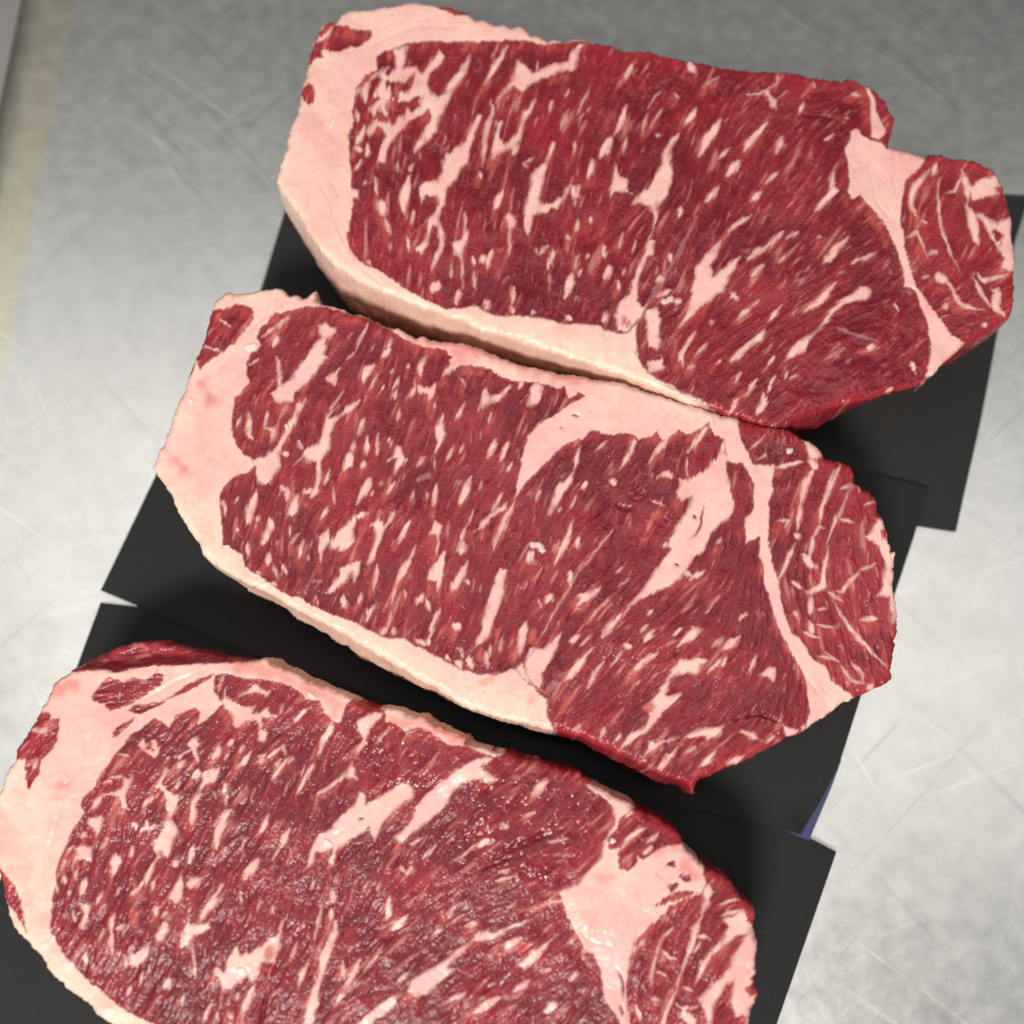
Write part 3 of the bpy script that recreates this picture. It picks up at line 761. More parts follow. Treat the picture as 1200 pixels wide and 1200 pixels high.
S1 = """
P 0 0 1
O 324 210 329 190 338 153 347 130 351 112 352 104 356 95 362 75 366 55 370 42 379 27 388 24 395 25 399 16 408 11 430 9 460 6 485 2 497 3 510 8 525 8 540 11 550 17 557 24 568 24 580 29 590 27 598 32 609 28 616 32 622 40 632 41 642 46 648 43 660 48 668 45 684 44 690 49 704 50 726 57 746 59 768 60 776 64 794 66 820 72 848 79 872 80 910 83 938 85 952 90 972 93 988 94 996 90 1004 93 1012 99 1018 99 1028 108 1037 114 1041 117 1042 126 1048 138 1046 152 1043 162 1042 170 1048 174 1060 176 1072 180 1084 183 1092 181 1104 182 1116 187 1132 188 1150 191 1164 198 1172 208 1175 216 1180 228 1185 246 1187 260 1189 280 1190 312 1190 340 1188 360 1184 373 1172 380 1156 390 1140 400 1130 402 1124 410 1112 420 1102 430 1096 437 1088 439 1084 449 1080 448 1068 454 1054 457 1036 462 1020 468 1000 472 960 482 926 496 910 501 898 499 872 490 854 486 832 477 808 473 796 467 760 452 720 436 680 422 640 410 600 396 570 388 545 377 520 368 480 354 450 344 432 336 410 324 390 310 376 294 360 270 342 240 326 218
L eye_muscle 440 66 442 80 428 88 418 102 416 118 412 130 415 140 408 158 409 174 410 196 411 220 414 231 410 260 407 280 410 292 420 306 432 313 444 318 460 328 480 342 500 352 520 360 536 362 552 358 560 358 566 364 580 370 610 371 640 375 660 380 680 380 700 383 712 388 726 391 738 389 746 380 745 400 748 418 756 432 770 444 786 452 798 461 808 463 832 476 854 490 872 494 898 503 910 506 926 500 952 489 1000 476 1020 472 1044 464 1068 458 1082 450 1088 436 1090 404 1090 384 1080 360 1072 340 1060 334 1058 314 1050 290 1038 266 1028 252 1014 238 1008 229 998 233 994 226 995 216 994 194 990 182 990 174 996 164 997 153 1007 153 1012 161 1020 164 1032 168 1040 175 1052 160 1056 130 1046 110 1030 98 1000 84 940 78 880 72 800 58 730 50 690 42 688 48 650 50 636 52 620 48 604 47 580 48 560 49 544 48 520 49 500 48 480 50 468 55 450 60
R fat_seam 985 150 1045 165 1110 175 1110 260 1140 400 1070 455 1040 240
L side_muscle 1090 170 1082 192 1072 202 1062 211 1058 228 1055 242 1054 260 1058 272 1060 290 1066 310 1074 336 1084 348 1096 366 1108 380 1114 392 1130 400 1140 406 1160 394 1190 376 1198 340 1196 280 1190 235 1178 200 1150 182 1110 176
P 320 0 5
L lean_patch 340 120 375 145 430 150 490 175 560 170 580 200 560 230 510 265 460 275 400 300 340 305 310 285 290 300 300 335 260 345 205 385 215 330 240 240 270 190 310 135
s 30 250 255 300 220 330 190 350 150
L lean_patch 160 540 200 490 235 500 245 545 235 600 210 620 175 590
g 6 235 600 245 700
g 5 310 760 270 860 245 950 210 1090
g 5 120 810 140 900 130 1000 145 1030
g 4 270 1070 300 1120 345 1220 380 1330 410 1410 470 1500 520 1570
g 4 520 1580 600 1640 660 1690
g 4 330 1030 370 1110 390 1200
g 3 500 330 600 250 720 195 850 160 1000 150 1100 165
w 20 340 740 350 700
L lean_rim 960 50 1000 60 1040 85 1090 100 1140 95 1160 80 1100 40 1040 30
F fat_streak 700 290 800 265 780 320 765 400 830 395 870 435 930 350 970 290 1000 330 950 405 910 430 905 490 925 540 960 565 1005 545 1020 500 1090 400 1155 320 1130 430 1060 520 1030 610 980 690 960 770 870 850 825 895 845 830 930 690 910 650 860 680 770 740 670 900 660 960 610 960 630 880 655 800 640 750 610 750 585 790 560 810 540 770 590 690 560 640 620 580 600 540 640 470 620 430 660 400 715 400 720 330
L lean_island 660 480 700 475 740 485 780 470 830 440 830 490 790 530 740 545 745 590 720 600 690 560 690 530
L lean_island 690 570 740 590 800 590 850 555 870 580 860 630 810 660 790 640 760 690 735 680 700 740 680 690 665 640
L lean_island 600 660 640 640 670 690 670 720 620 720 590 700
L lean_island 665 420 710 375 720 400 690 440 665 440
s 40 570 460 530 530 545 600
s 28 625 500 590 580
s 26 500 710 480 640
s 32 540 730 510 810 480 850
s 25 565 830 545 920
s 25 530 890 470 860
s 22 520 930 480 1000
s 16 600 1040 615 1150
s 26 540 1090 560 1060
s 45 470 1110 480 1160
s 24 740 960 720 1010
s 20 820 960 800 1010
s 26 640 400 560 470
s 20 480 560 520 500
F fat_streak 1200 665 1165 730 1130 830 1060 870 1020 900 985 940 1000 1000 960 1060 900 1070 850 1100 870 1200 890 1150 960 1150 970 1200 940 1250 910 1300 905 1400 860 1440 825 1460 870 1485 910 1440 940 1330 970 1330 970 1440 920 1570 925 1590 965 1530 1000 1440 1010 1370 975 1280 1000 1180 1020 1110 1080 1040 1100 1000 1140 960 1150 880 1190 760 1230 680
s 45 800 1030 770 1120 765 1260
P 320 200 5
s 55 630 175 650 270
s 22 660 290 690 380
s 12 692 410 690 480
s 16 790 390 797 480
F fat_streak 1125 330 1110 410 1045 425 1060 490 1105 525 1130 430 1145 370
s 14 1112 510 1105 690
s 12 1130 250 1130 340
s 40 975 650 925 705
s 36 1085 690 1065 790
s 20 1180 590 1180 690
s 16 1170 500 1175 560
s 20 555 520 575 560
s 14 830 240 810 330
s 14 1040 620 1050 540
P 560 20 5
F fat_streak 230 240 210 300 195 370 140 430 108 495 150 450 210 405 260 430 300 400 370 360 450 340 520 310 560 320 600 250 600 190 650 150 590 170 545 210 530 260 470 270 400 290 350 320 310 320 280 280
s 30 170 175 90 310 30 395
s 24 80 480 85 560 40 700 25 880
F fat_streak 105 620 95 700 70 790 75 840 130 800 190 780 195 835 230 790 250 700 280 610 320 550 352 490 340 480 300 535 265 545 245 640 215 700 150 750 130 700 140 640 150 610
F fat_streak 460 725 430 750 400 850 340 890 310 930 300 1020 275 1100 262 1160 265 1250 290 1280 320 1200 330 1160 400 1140 430 1120 460 1130 520 1040 540 980 500 1050 440 1080 370 1110 355 1060 375 980 395 880 420 820 450 770
s 32 550 985 575 1060 605 985
s 14 575 1050 565 1110
s 38 685 825 640 950
s 46 780 695 740 780 715 835
s 40 872 500 845 620 795 690
s 28 900 280 868 375
F fat_streak 810 850 825 930 870 950 880 1000 900 1030 840 1020 800 1030 772 1070 780 980 795 900
F fat_streak 1165 680 1120 720 1090 780 1080 850 1040 920 990 1000 920 1060 900 1100 960 1090 1010 1120 1030 1180 1030 1240 1000 1290 1015 1300 1050 1180 1060 1100 1110 1040 1145 920 1130 840 1135 760 1172 705
s 15 535 535 475 670
s 12 622 565 585 650
s 16 432 495 418 570
s 20 535 415 512 475
s 14 665 400 575 590
s 14 1090 430 1035 465 995 540
s 12 1000 560 950 695
s 10 1085 530 1010 650
s 40 145 1020 98 1125
s 52 195 1160 190 1240
s 14 182 1230 178 1400
s 16 265 860 335 825
s 20 285 890 265 850
s 22 10 910 20 950
s 14 1050 690 1065 700
s 12 870 700 850 800
s 14 570 730 565 810
s 12 350 250 340 310
P 560 240 5
s 28 35 300 25 340
s 34 85 270 52 385
s 28 458 262 412 378
s 14 592 275 555 400
s 44 555 395 508 560
s 26 212 465 206 590
s 22 600 375 592 420
s 36 785 365 745 435
s 26 822 435 832 510
s 22 740 235 745 320
s 18 858 370 848 425
s 10 922 210 902 285
s 12 852 150 825 250
s 22 410 230 355 300
s 14 345 250 350 300
s 22 520 175 545 205
s 20 595 85 570 160
s 20 655 75 660 100
s 20 650 290 640 320
F fat_streak 1000 200 1040 210 1025 290 990 300 960 380 940 470 935 560 970 600 990 590 960 650 900 720 880 742 820 730 800 650 830 570 890 520 905 440 950 350 980 270
o 40 850 650 880 720
s 36 62 550 40 620
s 40 745 630 740 700
s 26 330 620 320 650
s 26 520 650 560 680
s 20 200 600 210 640
m 14 -30 580 100 650 250 655 400 680 520 700 620 700 760 740 880 752 940 690 1000 590 1070 480 1150 370 1210 240
m 14 925 740 930 880 990 980 1100 1050 1190 1100
s 30 1050 440 1090 430
g 5 750 740 745 790
P 760 60 5
s 40 235 50 262 125
s 12 415 150 310 215
s 10 755 110 752 200 690 235
s 34 690 240 750 345
s 8 960 170 970 215
s 22 905 300 875 365
s 32 275 335 210 445
s 42 435 390 350 510 295 615
s 40 695 420 600 520 548 595
s 38 538 630 455 735
s 32 790 490 750 595
s 20 755 705 690 775
s 22 1085 488 1035 525
s 20 665 815 600 895
F fat_streak 1095 665 1060 760 1050 810 1020 860 970 935 1000 930 1060 870 1115 820 1085 800 1090 730
s 22 610 955 500 1030 445 1105
s 32 790 1055 690 1140 570 1210
s 18 875 1048 800 1095
s 28 415 785 335 885
s 24 195 905 178 975
m 28 285 970 230 1080 175 1200
s 22 435 1105 345 1205
s 34 1175 1085 1050 1190
s 20 1010 1080 985 1100
s 14 490 560 410 630
s 14 570 260 640 255 690 235
s 12 160 245 170 280
d 7 1150 440 1100 400 1000 370 900 365
d 14 500 760 515 840
d 12 660 190 690 215
g 6 430 740 480 790 495 840
P 760 280 5
F fat_streak 360 80 330 100 275 170 270 230 250 300 230 420 178 515 240 470 300 400 400 330 450 290 480 220 545 110 540 95 460 150 380 220 370 160 425 25 395 50
s 34 700 20 560 130
s 36 678 150 592 218
s 36 1110 60 1010 150
s 16 805 95 765 135
s 24 600 400 510 490
s 10 645 355 600 400
s 18 785 375 690 500
F fat_streak 700 490 650 550 600 590 520 660 482 718 530 710 600 640 670 590 682 540
F fat_streak 1250 270 1110 370 1050 430 1010 500 940 570 880 600 840 640 795 725 850 700 910 660 940 600 1040 490 1090 430 1140 380 1210 370 1300 330 1310 300
s 34 1095 255 1000 370 875 430
s 36 490 305 525 350
F fat_streak -10 420 60 405 72 470 60 560 80 600 50 650 -10 640
F fat_streak -10 710 80 700 90 760 -10 785
s 34 275 550 190 680 205 760
s 24 345 605 265 695
s 20 225 770 275 740
w 40 90 370 130 350
s 30 150 370 190 360
m 26 205 10 140 150 50 270 -10 380
s 24 128 85 140 140
s 28 40 340 140 285
s 22 755 785 710 850 698 905
s 44 672 905 680 960 630 1040
s 24 640 820 555 925
s 16 820 815 880 795
s 14 815 775 800 825
s 18 545 775 505 845
s 26 522 925 475 1025
s 16 745 685 705 735
s 16 380 470 360 500
s 14 420 710 410 730
m 50 100 860 250 930 350 985
P 960 80 5
F fat_seam 260 100 300 180 300 260 310 400 350 420 390 380 370 340 340 270 320 180 290 110
s 28 645 590 560 700 530 800 585 885
s 10 585 885 630 905
s 20 690 560 650 640
F fat_streak 880 700 930 650 1040 620 1070 680 1030 700 1060 740 1000 750 930 770 890 770
s 28 830 595 870 700 870 800
s 44 860 795 900 870 910 970 935 1040
F fat_streak 920 860 950 840 1000 880 1060 900 1100 870 1130 840 1160 1000 1165 1180 1100 1190 1060 1170 1085 1110 1030 1020 1000 990 960 900
L lean_island 1015 950 1050 940 1085 980 1070 1020 1030 1010
s 10 700 640 695 800 720 950 770 1090 830 1190
s 12 735 735 800 720 840 600
s 8 500 1000 570 960 610 1050 640 1110
s 12 650 1060 690 1090
g 4 280 440 240 560 210 650 175 720
g 4 300 640 325 720 330 780 440 900
g 5 430 480 455 540 440 650 450 760
g 4 430 480 440 570
s 18 190 150 240 170
s 12 150 300 180 290
P 960 260 5
s 18 690 310 770 360 800 450 830 490 970 520
s 44 685 310 750 345
s 14 600 330 645 318
s 22 735 485 750 500
s 16 910 320 950 430 1000 500
s 20 930 290 960 350 1110 305
s 40 1000 400 1040 400 1030 500 1090 560
s 50 1100 200 1145 260
s 20 950 610 975 600
s 12 670 170 640 190
s 10 560 60 520 90
s 22 335 180 195 245
s 14 165 95 85 135
m 24 110 620 200 660 340 700
s 34 295 740 320 730
m 30 415 275 425 300
m 30 515 400 540 415
s 12 470 525 435 475
s 26 575 900 540 800
s 28 400 990 430 985
d 6 650 610 655 760 640 880
d 6 490 370 560 395 600 500 650 610
g 5 180 740 300 800 430 900
g 4 480 850 510 960
P 0 0 1
y 1.0 1000 350 1088 372 1088 450 1000 474 930 488 905 470 950 420
y 0.8 690 55 800 70 870 100 800 135 700 110
y 0.7 900 95 1035 105 1035 160 960 150
"""
S2 = """
P 0 0 1
O 177 547 182 534 192 516 202 488 204 476 212 460 219 440 230 416 239 388 247 366 251 354 256 347 268 341 274 344 290 340 318 338 330 338 340 346 346 344 356 349 362 344 370 341 370 351 380 356 396 360 410 366 426 370 440 376 456 384 464 383 480 392 486 396 496 394 502 398 528 401 548 403 572 412 592 420 616 429 640 434 670 438 708 445 732 447 750 455 790 469 810 475 832 481 858 487 880 493 900 500 926 503 936 510 950 516 962 526 968 534 982 538 990 542 998 545 1002 556 1002 565 1010 572 1020 576 1029 589 1029 600 1036 610 1039 618 1040 632 1046 645 1051 646 1050 656 1048 672 1050 710 1053 730 1051 750 1048 768 1045 784 1045 796 1038 803 1022 809 1004 818 986 826 978 832 968 840 960 843 948 853 936 861 922 864 914 871 896 880 874 891 850 898 840 904 830 910 822 912 816 917 813 930 809 929 806 920 798 915 780 910 758 900 740 892 720 882 700 872 680 864 656 857 640 855 620 850 580 840 544 828 510 806 480 790 450 772 420 754 400 742 380 731 356 719 336 708 314 695 298 687 286 682 270 674 250 661 238 648 232 634 219 617 208 600 198 576 188 562
P 170 330 5
L eye_muscle 760 180 720 240 670 280 655 330 680 380 620 420 590 470 595 540 615 590 570 640 525 690 510 780 510 870 525 940 570 1000 620 1035 640 1075 590 1120 540 1130 490 1170 440 1240 445 1350 450 1470 455 1545 490 1550 560 1600 590 1670 660 1720 740 1780 800 1825 900 1850 1000 1910 1100 1950 1200 1990 1310 2040 1380 2080 1480 2095 1530 2095 1580 2135 1670 2180 1770 2230 1870 2280 1990 2305 2100 2295 2170 2270 2210 2230 2250 2350 2310 2420 2350 2450 2350 2550 2380 2610 2430 2645 2550 2700 2750 2790 3000 2900 3150 2975 3200 3070 3250 3070 3300 2970 3400 2880 3640 2770 3760 2680 3870 2650 3875 2610 3880 2550 3890 2450 3880 2370 3840 2270 3790 2190 3750 2110 3700 2010 3670 1920 3640 1800 3610 1650 3590 1610 3600 1495 3520 1540 3515 1390 3565 1340 3565 1180 3510 1070 3410 1050 3390 920 3340 900 3300 820 3250 870 3190 895 3130 870 3070 910 3040 950 3000 880 2970 900 2890 920 2850 890 2750 895 2690 890 2610 870 2560 920 2490 940 2400 1000 2370 1045 2310 1090 2250 1160 2160 1270 2190 1160 2210 1030 2240 910 2320 820 2290 850 2390 790 2490 720 2575 665 2540 650 2480 690 2465 615 2420 630 2360 605 2290 595 2250 590 2150 580 2070 550 2010 510 1910 495 1840 495 1810 530 1780 460 1800 440 1750 400 1650 390 1570 365 1480 310 1420 275 1350 235 1280 205 1150 180 1130 172 1050 148 960 150 880 170 800 190
R fat_seam 3340 900 3300 700 3500 800 3570 1060 3800 1700 4000 2500 4100 2650 3840 2700 3600 1800
L side_muscle 3465 830 3490 930 3530 1010 3565 1070 3690 1080 3670 1160 3680 1220 3650 1290 3660 1350 3655 1450 3655 1550 3680 1670 3710 1750 3720 1850 3750 1980 3780 2050 3840 2100 3900 2190 3950 2240 4000 2270 4020 2340 4090 2390 4150 2425 4190 2470 4450 2350 4480 1950 4440 1550 4350 1300 4200 1150 4100 1000 3900 870 3650 790 3480 770
L lean_patch 400 160 470 165 550 130 610 140 640 180 635 220 580 290 540 340 520 370 470 400 410 440 350 490 325 515 300 440 310 400 330 290 370 170
s 16 320 370 440 410
s 14 440 220 500 270
l 26 285 480 250 545
F fat_streak 1020 260 1060 240 1120 290 1070 340 1050 420 1080 440 1010 500 1000 540 940 600 870 660 860 700 790 720 750 680 740 650 770 640 765 560 770 440 790 460 800 540 805 605 850 580 900 500 960 420 1030 330
F fat_streak 1145 500 1050 560 1060 580 1110 610 1125 560
F fat_streak 945 690 890 720 860 800 820 860 800 900 760 970 690 1030 620 1045 650 1090 660 1180 690 1190 730 1180 760 1130 800 1080 790 1010 800 960 840 900 880 830 900 770
F fat_streak 1130 725 1060 780 1040 880 1010 940 930 990 865 1080 930 1020 945 1060 1000 1050 1005 1110 995 1200 975 1260 1010 1240 1035 1150 1030 1040 1080 980 1080 880 1150 790 1080 800
s 24 835 215 765 270 690 325
s 28 785 325 750 390
s 14 605 485 655 450
s 34 612 770 600 880 640 935
s 18 555 790 530 860
s 26 690 855 750 870 740 940
s 18 725 760 695 860
s 12 1165 640 1075 755
s 16 1210 745 1130 795
s 22 900 935 925 985
s 26 800 1000 840 1010
s 30 1195 1010 1165 1110
s 20 1085 1090 1055 1190
w 46 605 385 640 380
w 24 268 690 272 696
w 9 275 840 315 822
w 22 830 840 834 860
g 5 390 940 385 1050
g 6 440 490 500 440 520 370 600 280 760 170 850 90
g 5 520 70 530 120
g 4 400 520 490 450
g 6 255 1260 245 1400
g 4 310 1540 350 1490
t 60 340 590 400 700
t 60 170 1050 220 1100
P 170 540 5
s 44 655 170 620 280 588 390
s 28 780 150 840 175 835 240
s 42 895 195 850 340
s 36 725 325 735 390 675 495
s 24 655 330 650 350
s 24 985 165 930 190
s 22 1065 260 1025 350
F fat_streak 1070 380 1060 420 1010 440 1015 520 1030 590 1050 530 1090 470
F fat_streak 1205 345 1120 430 1125 550 1180 510 1210 480
s 14 905 425 855 490
s 28 930 460 898 580
s 24 590 480 600 570
s 26 730 540 715 610
s 24 755 615 772 690
s 18 795 600 835 670
s 22 655 650 675 665
s 46 1205 615 1160 690 1070 770
s 20 1000 790 1012 860
s 22 1145 790 1175 870
s 20 770 740 735 715
s 18 770 460 770 505
s 18 545 395 540 420
s 14 470 245 472 320
s 12 545 210 525 245
s 14 960 550 955 590
s 10 850 380 850 455
s 12 1105 150 1110 250
s 16 450 260 470 230
m 24 995 700 1035 705
P 400 360 5
s 18 155 100 80 275
s 8 80 265 35 315
s 14 295 175 268 255
s 26 285 245 225 305
s 32 205 335 150 370 125 440
s 12 225 380 155 500
s 18 340 400 300 490
s 22 325 485 308 545
s 16 305 360 290 390
s 26 500 290 460 345 468 410
s 30 545 440 535 490 510 550
s 36 440 455 470 490 535 495
s 26 440 470 390 535
s 18 395 330 390 360
s 30 655 290 640 360 572 420
s 16 700 420 725 470
s 16 722 560 665 670
F fat_streak 600 630 545 700 562 780 555 855 600 780 622 740 602 715
s 22 665 795 615 900
s 14 715 805 690 855
s 20 485 875 435 960
m 60 455 1005 510 985
F fat_streak 320 815 290 870 255 905 325 880 305 990 340 950 388 890 360 860 352 815
s 16 292 755 278 810
s 32 110 550 -10 635
s 24 138 650 95 750
s 28 152 735 145 860
s 18 218 720 208 860
s 24 78 785 60 850
s 48 65 840 20 955
s 24 135 905 110 935
s 42 178 985 130 1080 95 1160
s 18 185 1075 165 1105
s 22 235 1010 225 1040
s 22 315 1015 268 1095
s 28 560 1035 535 1185
s 40 758 990 695 1165
s 30 912 775 855 900
s 32 988 785 925 905
s 22 1005 905 970 960
F fat_streak 825 490 803 615 870 570 920 560 1002 470 990 445 930 510 870 520 855 470
F fat_streak 1112 460 1083 595 1140 570 1170 540 1182 460 1150 430
s 28 1068 425 1038 485
s 16 938 1095 885 1195
s 16 345 595 325 660
s 14 500 1080 495 1120
s 12 825 1005 808 1065
s 14 425 1075 400 1145
s 14 250 460 235 490
s 12 550 880 545 960
s 10 545 600 550 560
s 10 885 620 865 680
t 70 430 190 600 215 850 275 1100 370 1300 400 1540 420
P 400 590 5
F fat_streak 80 70 30 120 0 150 -70 230 -70 290 0 250 40 270 75 210 65 150 90 100
s 30 85 85 145 60
F fat_streak -10 385 60 350 125 335 110 400 80 460 60 410 20 450 -10 485
F fat_streak 215 85 170 130 210 170 185 260 158 355 190 330 230 230 260 150 300 110 325 35 290 50 270 120 240 130
s 38 415 85 335 225
s 24 212 360 188 515
s 38 410 300 370 390 325 470
s 14 435 240 400 330
s 20 370 490 378 555
s 12 330 460 290 590
F fat_streak 605 285 560 350 515 400 500 450 550 460 565 520 600 420 612 350
s 26 485 525 438 600
s 22 495 560 522 635
s 36 742 345 690 440 632 535
s 22 735 455 750 480
F fat_streak 545 95 520 180 540 185 572 205 592 130
s 12 572 195 563 315
s 46 715 225 690 305
s 14 732 125 700 235
s 12 775 35 740 140
F fat_streak 965 -10 870 60 830 110 785 165 830 145 870 95 965 30
s 32 1008 -10 960 90 890 270
F fat_streak 935 385 900 450 870 540 840 640 820 740 790 800 778 850 830 820 870 780 900 680 940 570 957 470 967 395
s 34 1125 260 1100 320 1088 360
w 30 1125 245 1160 245 1180 275
s 28 580 610 540 710 515 800
s 44 645 715 705 725
s 36 670 705 680 740
s 22 850 870 858 970
s 28 745 895 765 970
s 18 700 845 712 905
s 42 1085 685 1060 780 1040 890
s 20 210 560 145 690
s 30 15 540 22 620
s 18 115 525 98 590
s 34 265 725 225 775
s 16 295 630 268 730
s 32 435 795 495 835
s 22 525 795 500 835
s 28 675 925 705 965
s 14 945 780 925 880
s 20 310 720 300 770
s 16 160 600 150 660
s 20 610 890 640 920
s 14 880 830 870 900
o 40 820 840 812 920
o 50 1110 730 1120 830
o 30 930 730 900 850
s 16 1160 560 1168 620
m 10 0 672 160 745 260 790 360 797 385 770 435 705
m 12 380 800 480 865 620 935 760 995 880 1005 1000 985 1080 920 1160 830
m 20 1030 985 1090 1050 1200 1115
t 26 1100 1170 1130 1150
t 30 830 1040 880 1020
P 620 430 5
F fat_streak 1100 520 1040 600 930 660 880 650 860 750 900 780 950 770 920 850 860 930 850 980 800 1050 830 1060 790 1130 730 1200 710 1240 660 1320 580 1400 540 1450 470 1490 430 1540 425 1590 470 1560 540 1470 600 1400 700 1340 770 1310 830 1290 890 1240 930 1170 960 1130 1030 1070 1060 980 1150 910 1190 850 1200 790 1170 680 1150 560 1165 540 1140 440
F fat_streak 615 415 570 500 530 612 580 560 620 480 637 430
s 26 305 460 265 610
F fat_streak 265 620 210 660 160 700 130 800 102 885 160 820 200 740 250 680
s 16 465 425 385 495
F fat_streak 825 410 760 450 710 530 678 592 750 520 795 470
s 28 1065 325 960 470 925 515
s 10 925 530 925 645
s 24 750 650 800 620 850 645
s 38 480 655 505 695
s 28 335 675 315 725
s 38 268 890 200 1040 145 1160
s 28 295 1000 278 1070
s 10 490 950 300 1190
w 40 20 1045 60 1045 80 1075
s 28 20 1075 8 1150
o 40 765 845 715 905
s 12 715 785 785 812
s 20 1125 1005 1085 1045
s 28 1045 1055 955 1105
s 28 815 1025 785 1055
s 14 70 720 45 790
s 18 190 820 175 850
s 10 275 755 235 840
g 6 445 100 435 190
g 6 120 360 190 350
d 5 250 280 290 290
d 5 185 350 192 356
d 7 1030 790 1010 930 970 990 940 1010
d 9 970 860 980 880
d 9 865 1155 870 1165
d 10 490 775 430 830 350 895
d 14 510 790 560 830 640 820
d 8 560 860 530 920
x 110 600 720 660 760
g 5 815 250 750 380
g 4 600 180 560 260
P 620 660 5
F fat_streak 190 405 140 450 80 500 0 500 -30 600 -10 690 60 740 90 700 80 650 110 590 160 500
o 60 10 380 30 460
s 10 330 0 180 230 40 470
s 26 245 35 238 140
s 28 135 180 95 235
m 66 115 745 160 705
m 18 100 800 105 900 160 985
F fat_streak 420 135 340 170 268 190 300 210 278 255 350 220 400 180
F fat_streak 1022 383 960 375 900 440 875 490 930 470 980 440
s 22 905 375 845 425
F fat_streak 1045 570 990 548 950 570 880 570 840 610 800 680 740 770 690 840 700 900 680 950 620 980 580 1010 543 1085 600 1050 690 1000 730 950 790 870 860 810 893 765 850 780 810 760 820 690 850 660 930 640 980 660
o 60 680 855 715 830
o 36 1000 600 1030 620
s 28 758 515 660 580 575 700
s 34 745 385 665 470
s 26 310 415 232 470
s 16 370 415 305 478
F fat_streak 378 488 320 540 250 600 202 710 260 650 310 620 340 560
s 18 445 575 380 660 335 735
s 20 705 355 655 405
s 22 555 480 605 497
s 14 1115 190 1035 285
s 10 965 235 895 295
s 20 725 275 695 305
s 34 1205 455 1125 512
s 16 1130 445 1075 495
s 10 655 685 628 715
s 28 895 55 965 80
s 24 1030 40 940 100
s 36 1145 955 1050 985 910 1020
F fat_streak 700 1045 690 1090 635 1175 700 1110 780 1060 860 1030 800 1040 740 1055
s 34 870 1080 765 1200
s 20 980 1075 915 1115
s 36 1090 1105 1005 1195
s 20 545 995 495 1055
s 22 445 965 418 1015
s 20 298 945 248 995
s 14 548 515 475 610
s 12 590 90 520 140
s 14 545 25 500 60
s 10 470 200 430 250
s 12 430 240 330 360
o 46 250 780 170 870
o 50 560 720 650 620
m 9 700 1040 800 1040 920 1000 1130 950
d 8 870 500 860 550
d 9 280 275 215 340
P 830 480 5
F fat_streak 545 160 600 185 660 220 685 260 640 290 590 290 570 230
s 8 335 145 245 235
s 20 380 345 460 330 565 305
s 38 600 285 640 340
s 36 625 340 570 430 540 560
s 18 542 540 525 710
s 26 515 740 530 735
s 18 785 315 740 400 660 590 650 690
s 10 745 345 660 570
F fat_streak 850 430 800 530 760 640 720 760 700 880 690 960 700 1040 600 1090 550 1070 590 1050 650 1020 670 950 680 880 710 730 760 590 830 470 880 440 895 480
s 14 855 430 765 470
s 26 612 735 600 860
F fat_streak 545 850 600 845 642 920 600 940 560 900
s 18 505 775 440 940 395 1010
s 12 400 655 480 650 440 695
s 22 600 1085 595 1205
F fat_streak 980 640 1020 640 1060 700 1060 780 1120 830 1140 1250 1075 1250 1060 1100 985 1092 1030 1030 1030 900 990 800 925 750 960 710
L lean_island 1010 715 1050 690 1045 755 1015 760
s 14 770 640 860 660
s 14 885 945 780 1070 735 1060
s 10 880 940 985 900
s 14 700 1060 790 1125
s 20 485 1000 545 1055
s 14 690 690 650 690 620 740
s 10 340 260 290 300
s 10 910 560 990 540
w 40 465 240 485 242
w 20 1090 830 1098 880
P 830 700 5
s 40 182 230 75 315
s 14 80 235 25 285
s 22 280 330 240 450
F fat_streak 388 415 340 410 302 455 350 470 382 500
s 20 235 85 170 135
s 14 85 355 -10 455
s 18 105 350 80 400
F fat_streak -10 770 85 748 80 790 40 820 -10 835
F fat_streak 440 750 525 780 500 825 455 810
s 28 180 785 230 800 310 835
s 20 325 860 400 800
s 34 210 925 105 975
s 20 550 770 575 760
s 28 25 910 -10 955
d 8 130 720 260 690 330 690 430 740
d 6 580 560 590 650 575 760
g 5 540 410 600 500 660 570
s 16 735 10 800 140 880 240 960 320 1045 405
s 16 600 10 595 95
s 24 588 135 612 215
s 12 555 200 655 240
s 12 625 160 745 180
m 28 725 190 770 158
s 22 895 130 995 123
s 14 500 90 520 110
s 10 645 350 745 362
s 8 675 320 765 382
s 14 775 400 840 490 925 512
s 14 835 380 900 450 905 505
s 26 935 530 965 525
s 8 635 70 695 60
s 40 1075 -10 1095 130
P 0 0 1
y 1.0 700 560 790 575 800 620 730 650 690 610
y 1.0 850 840 940 835 935 862 850 895
y 0.6 860 500 930 510 920 545 880 545
"""
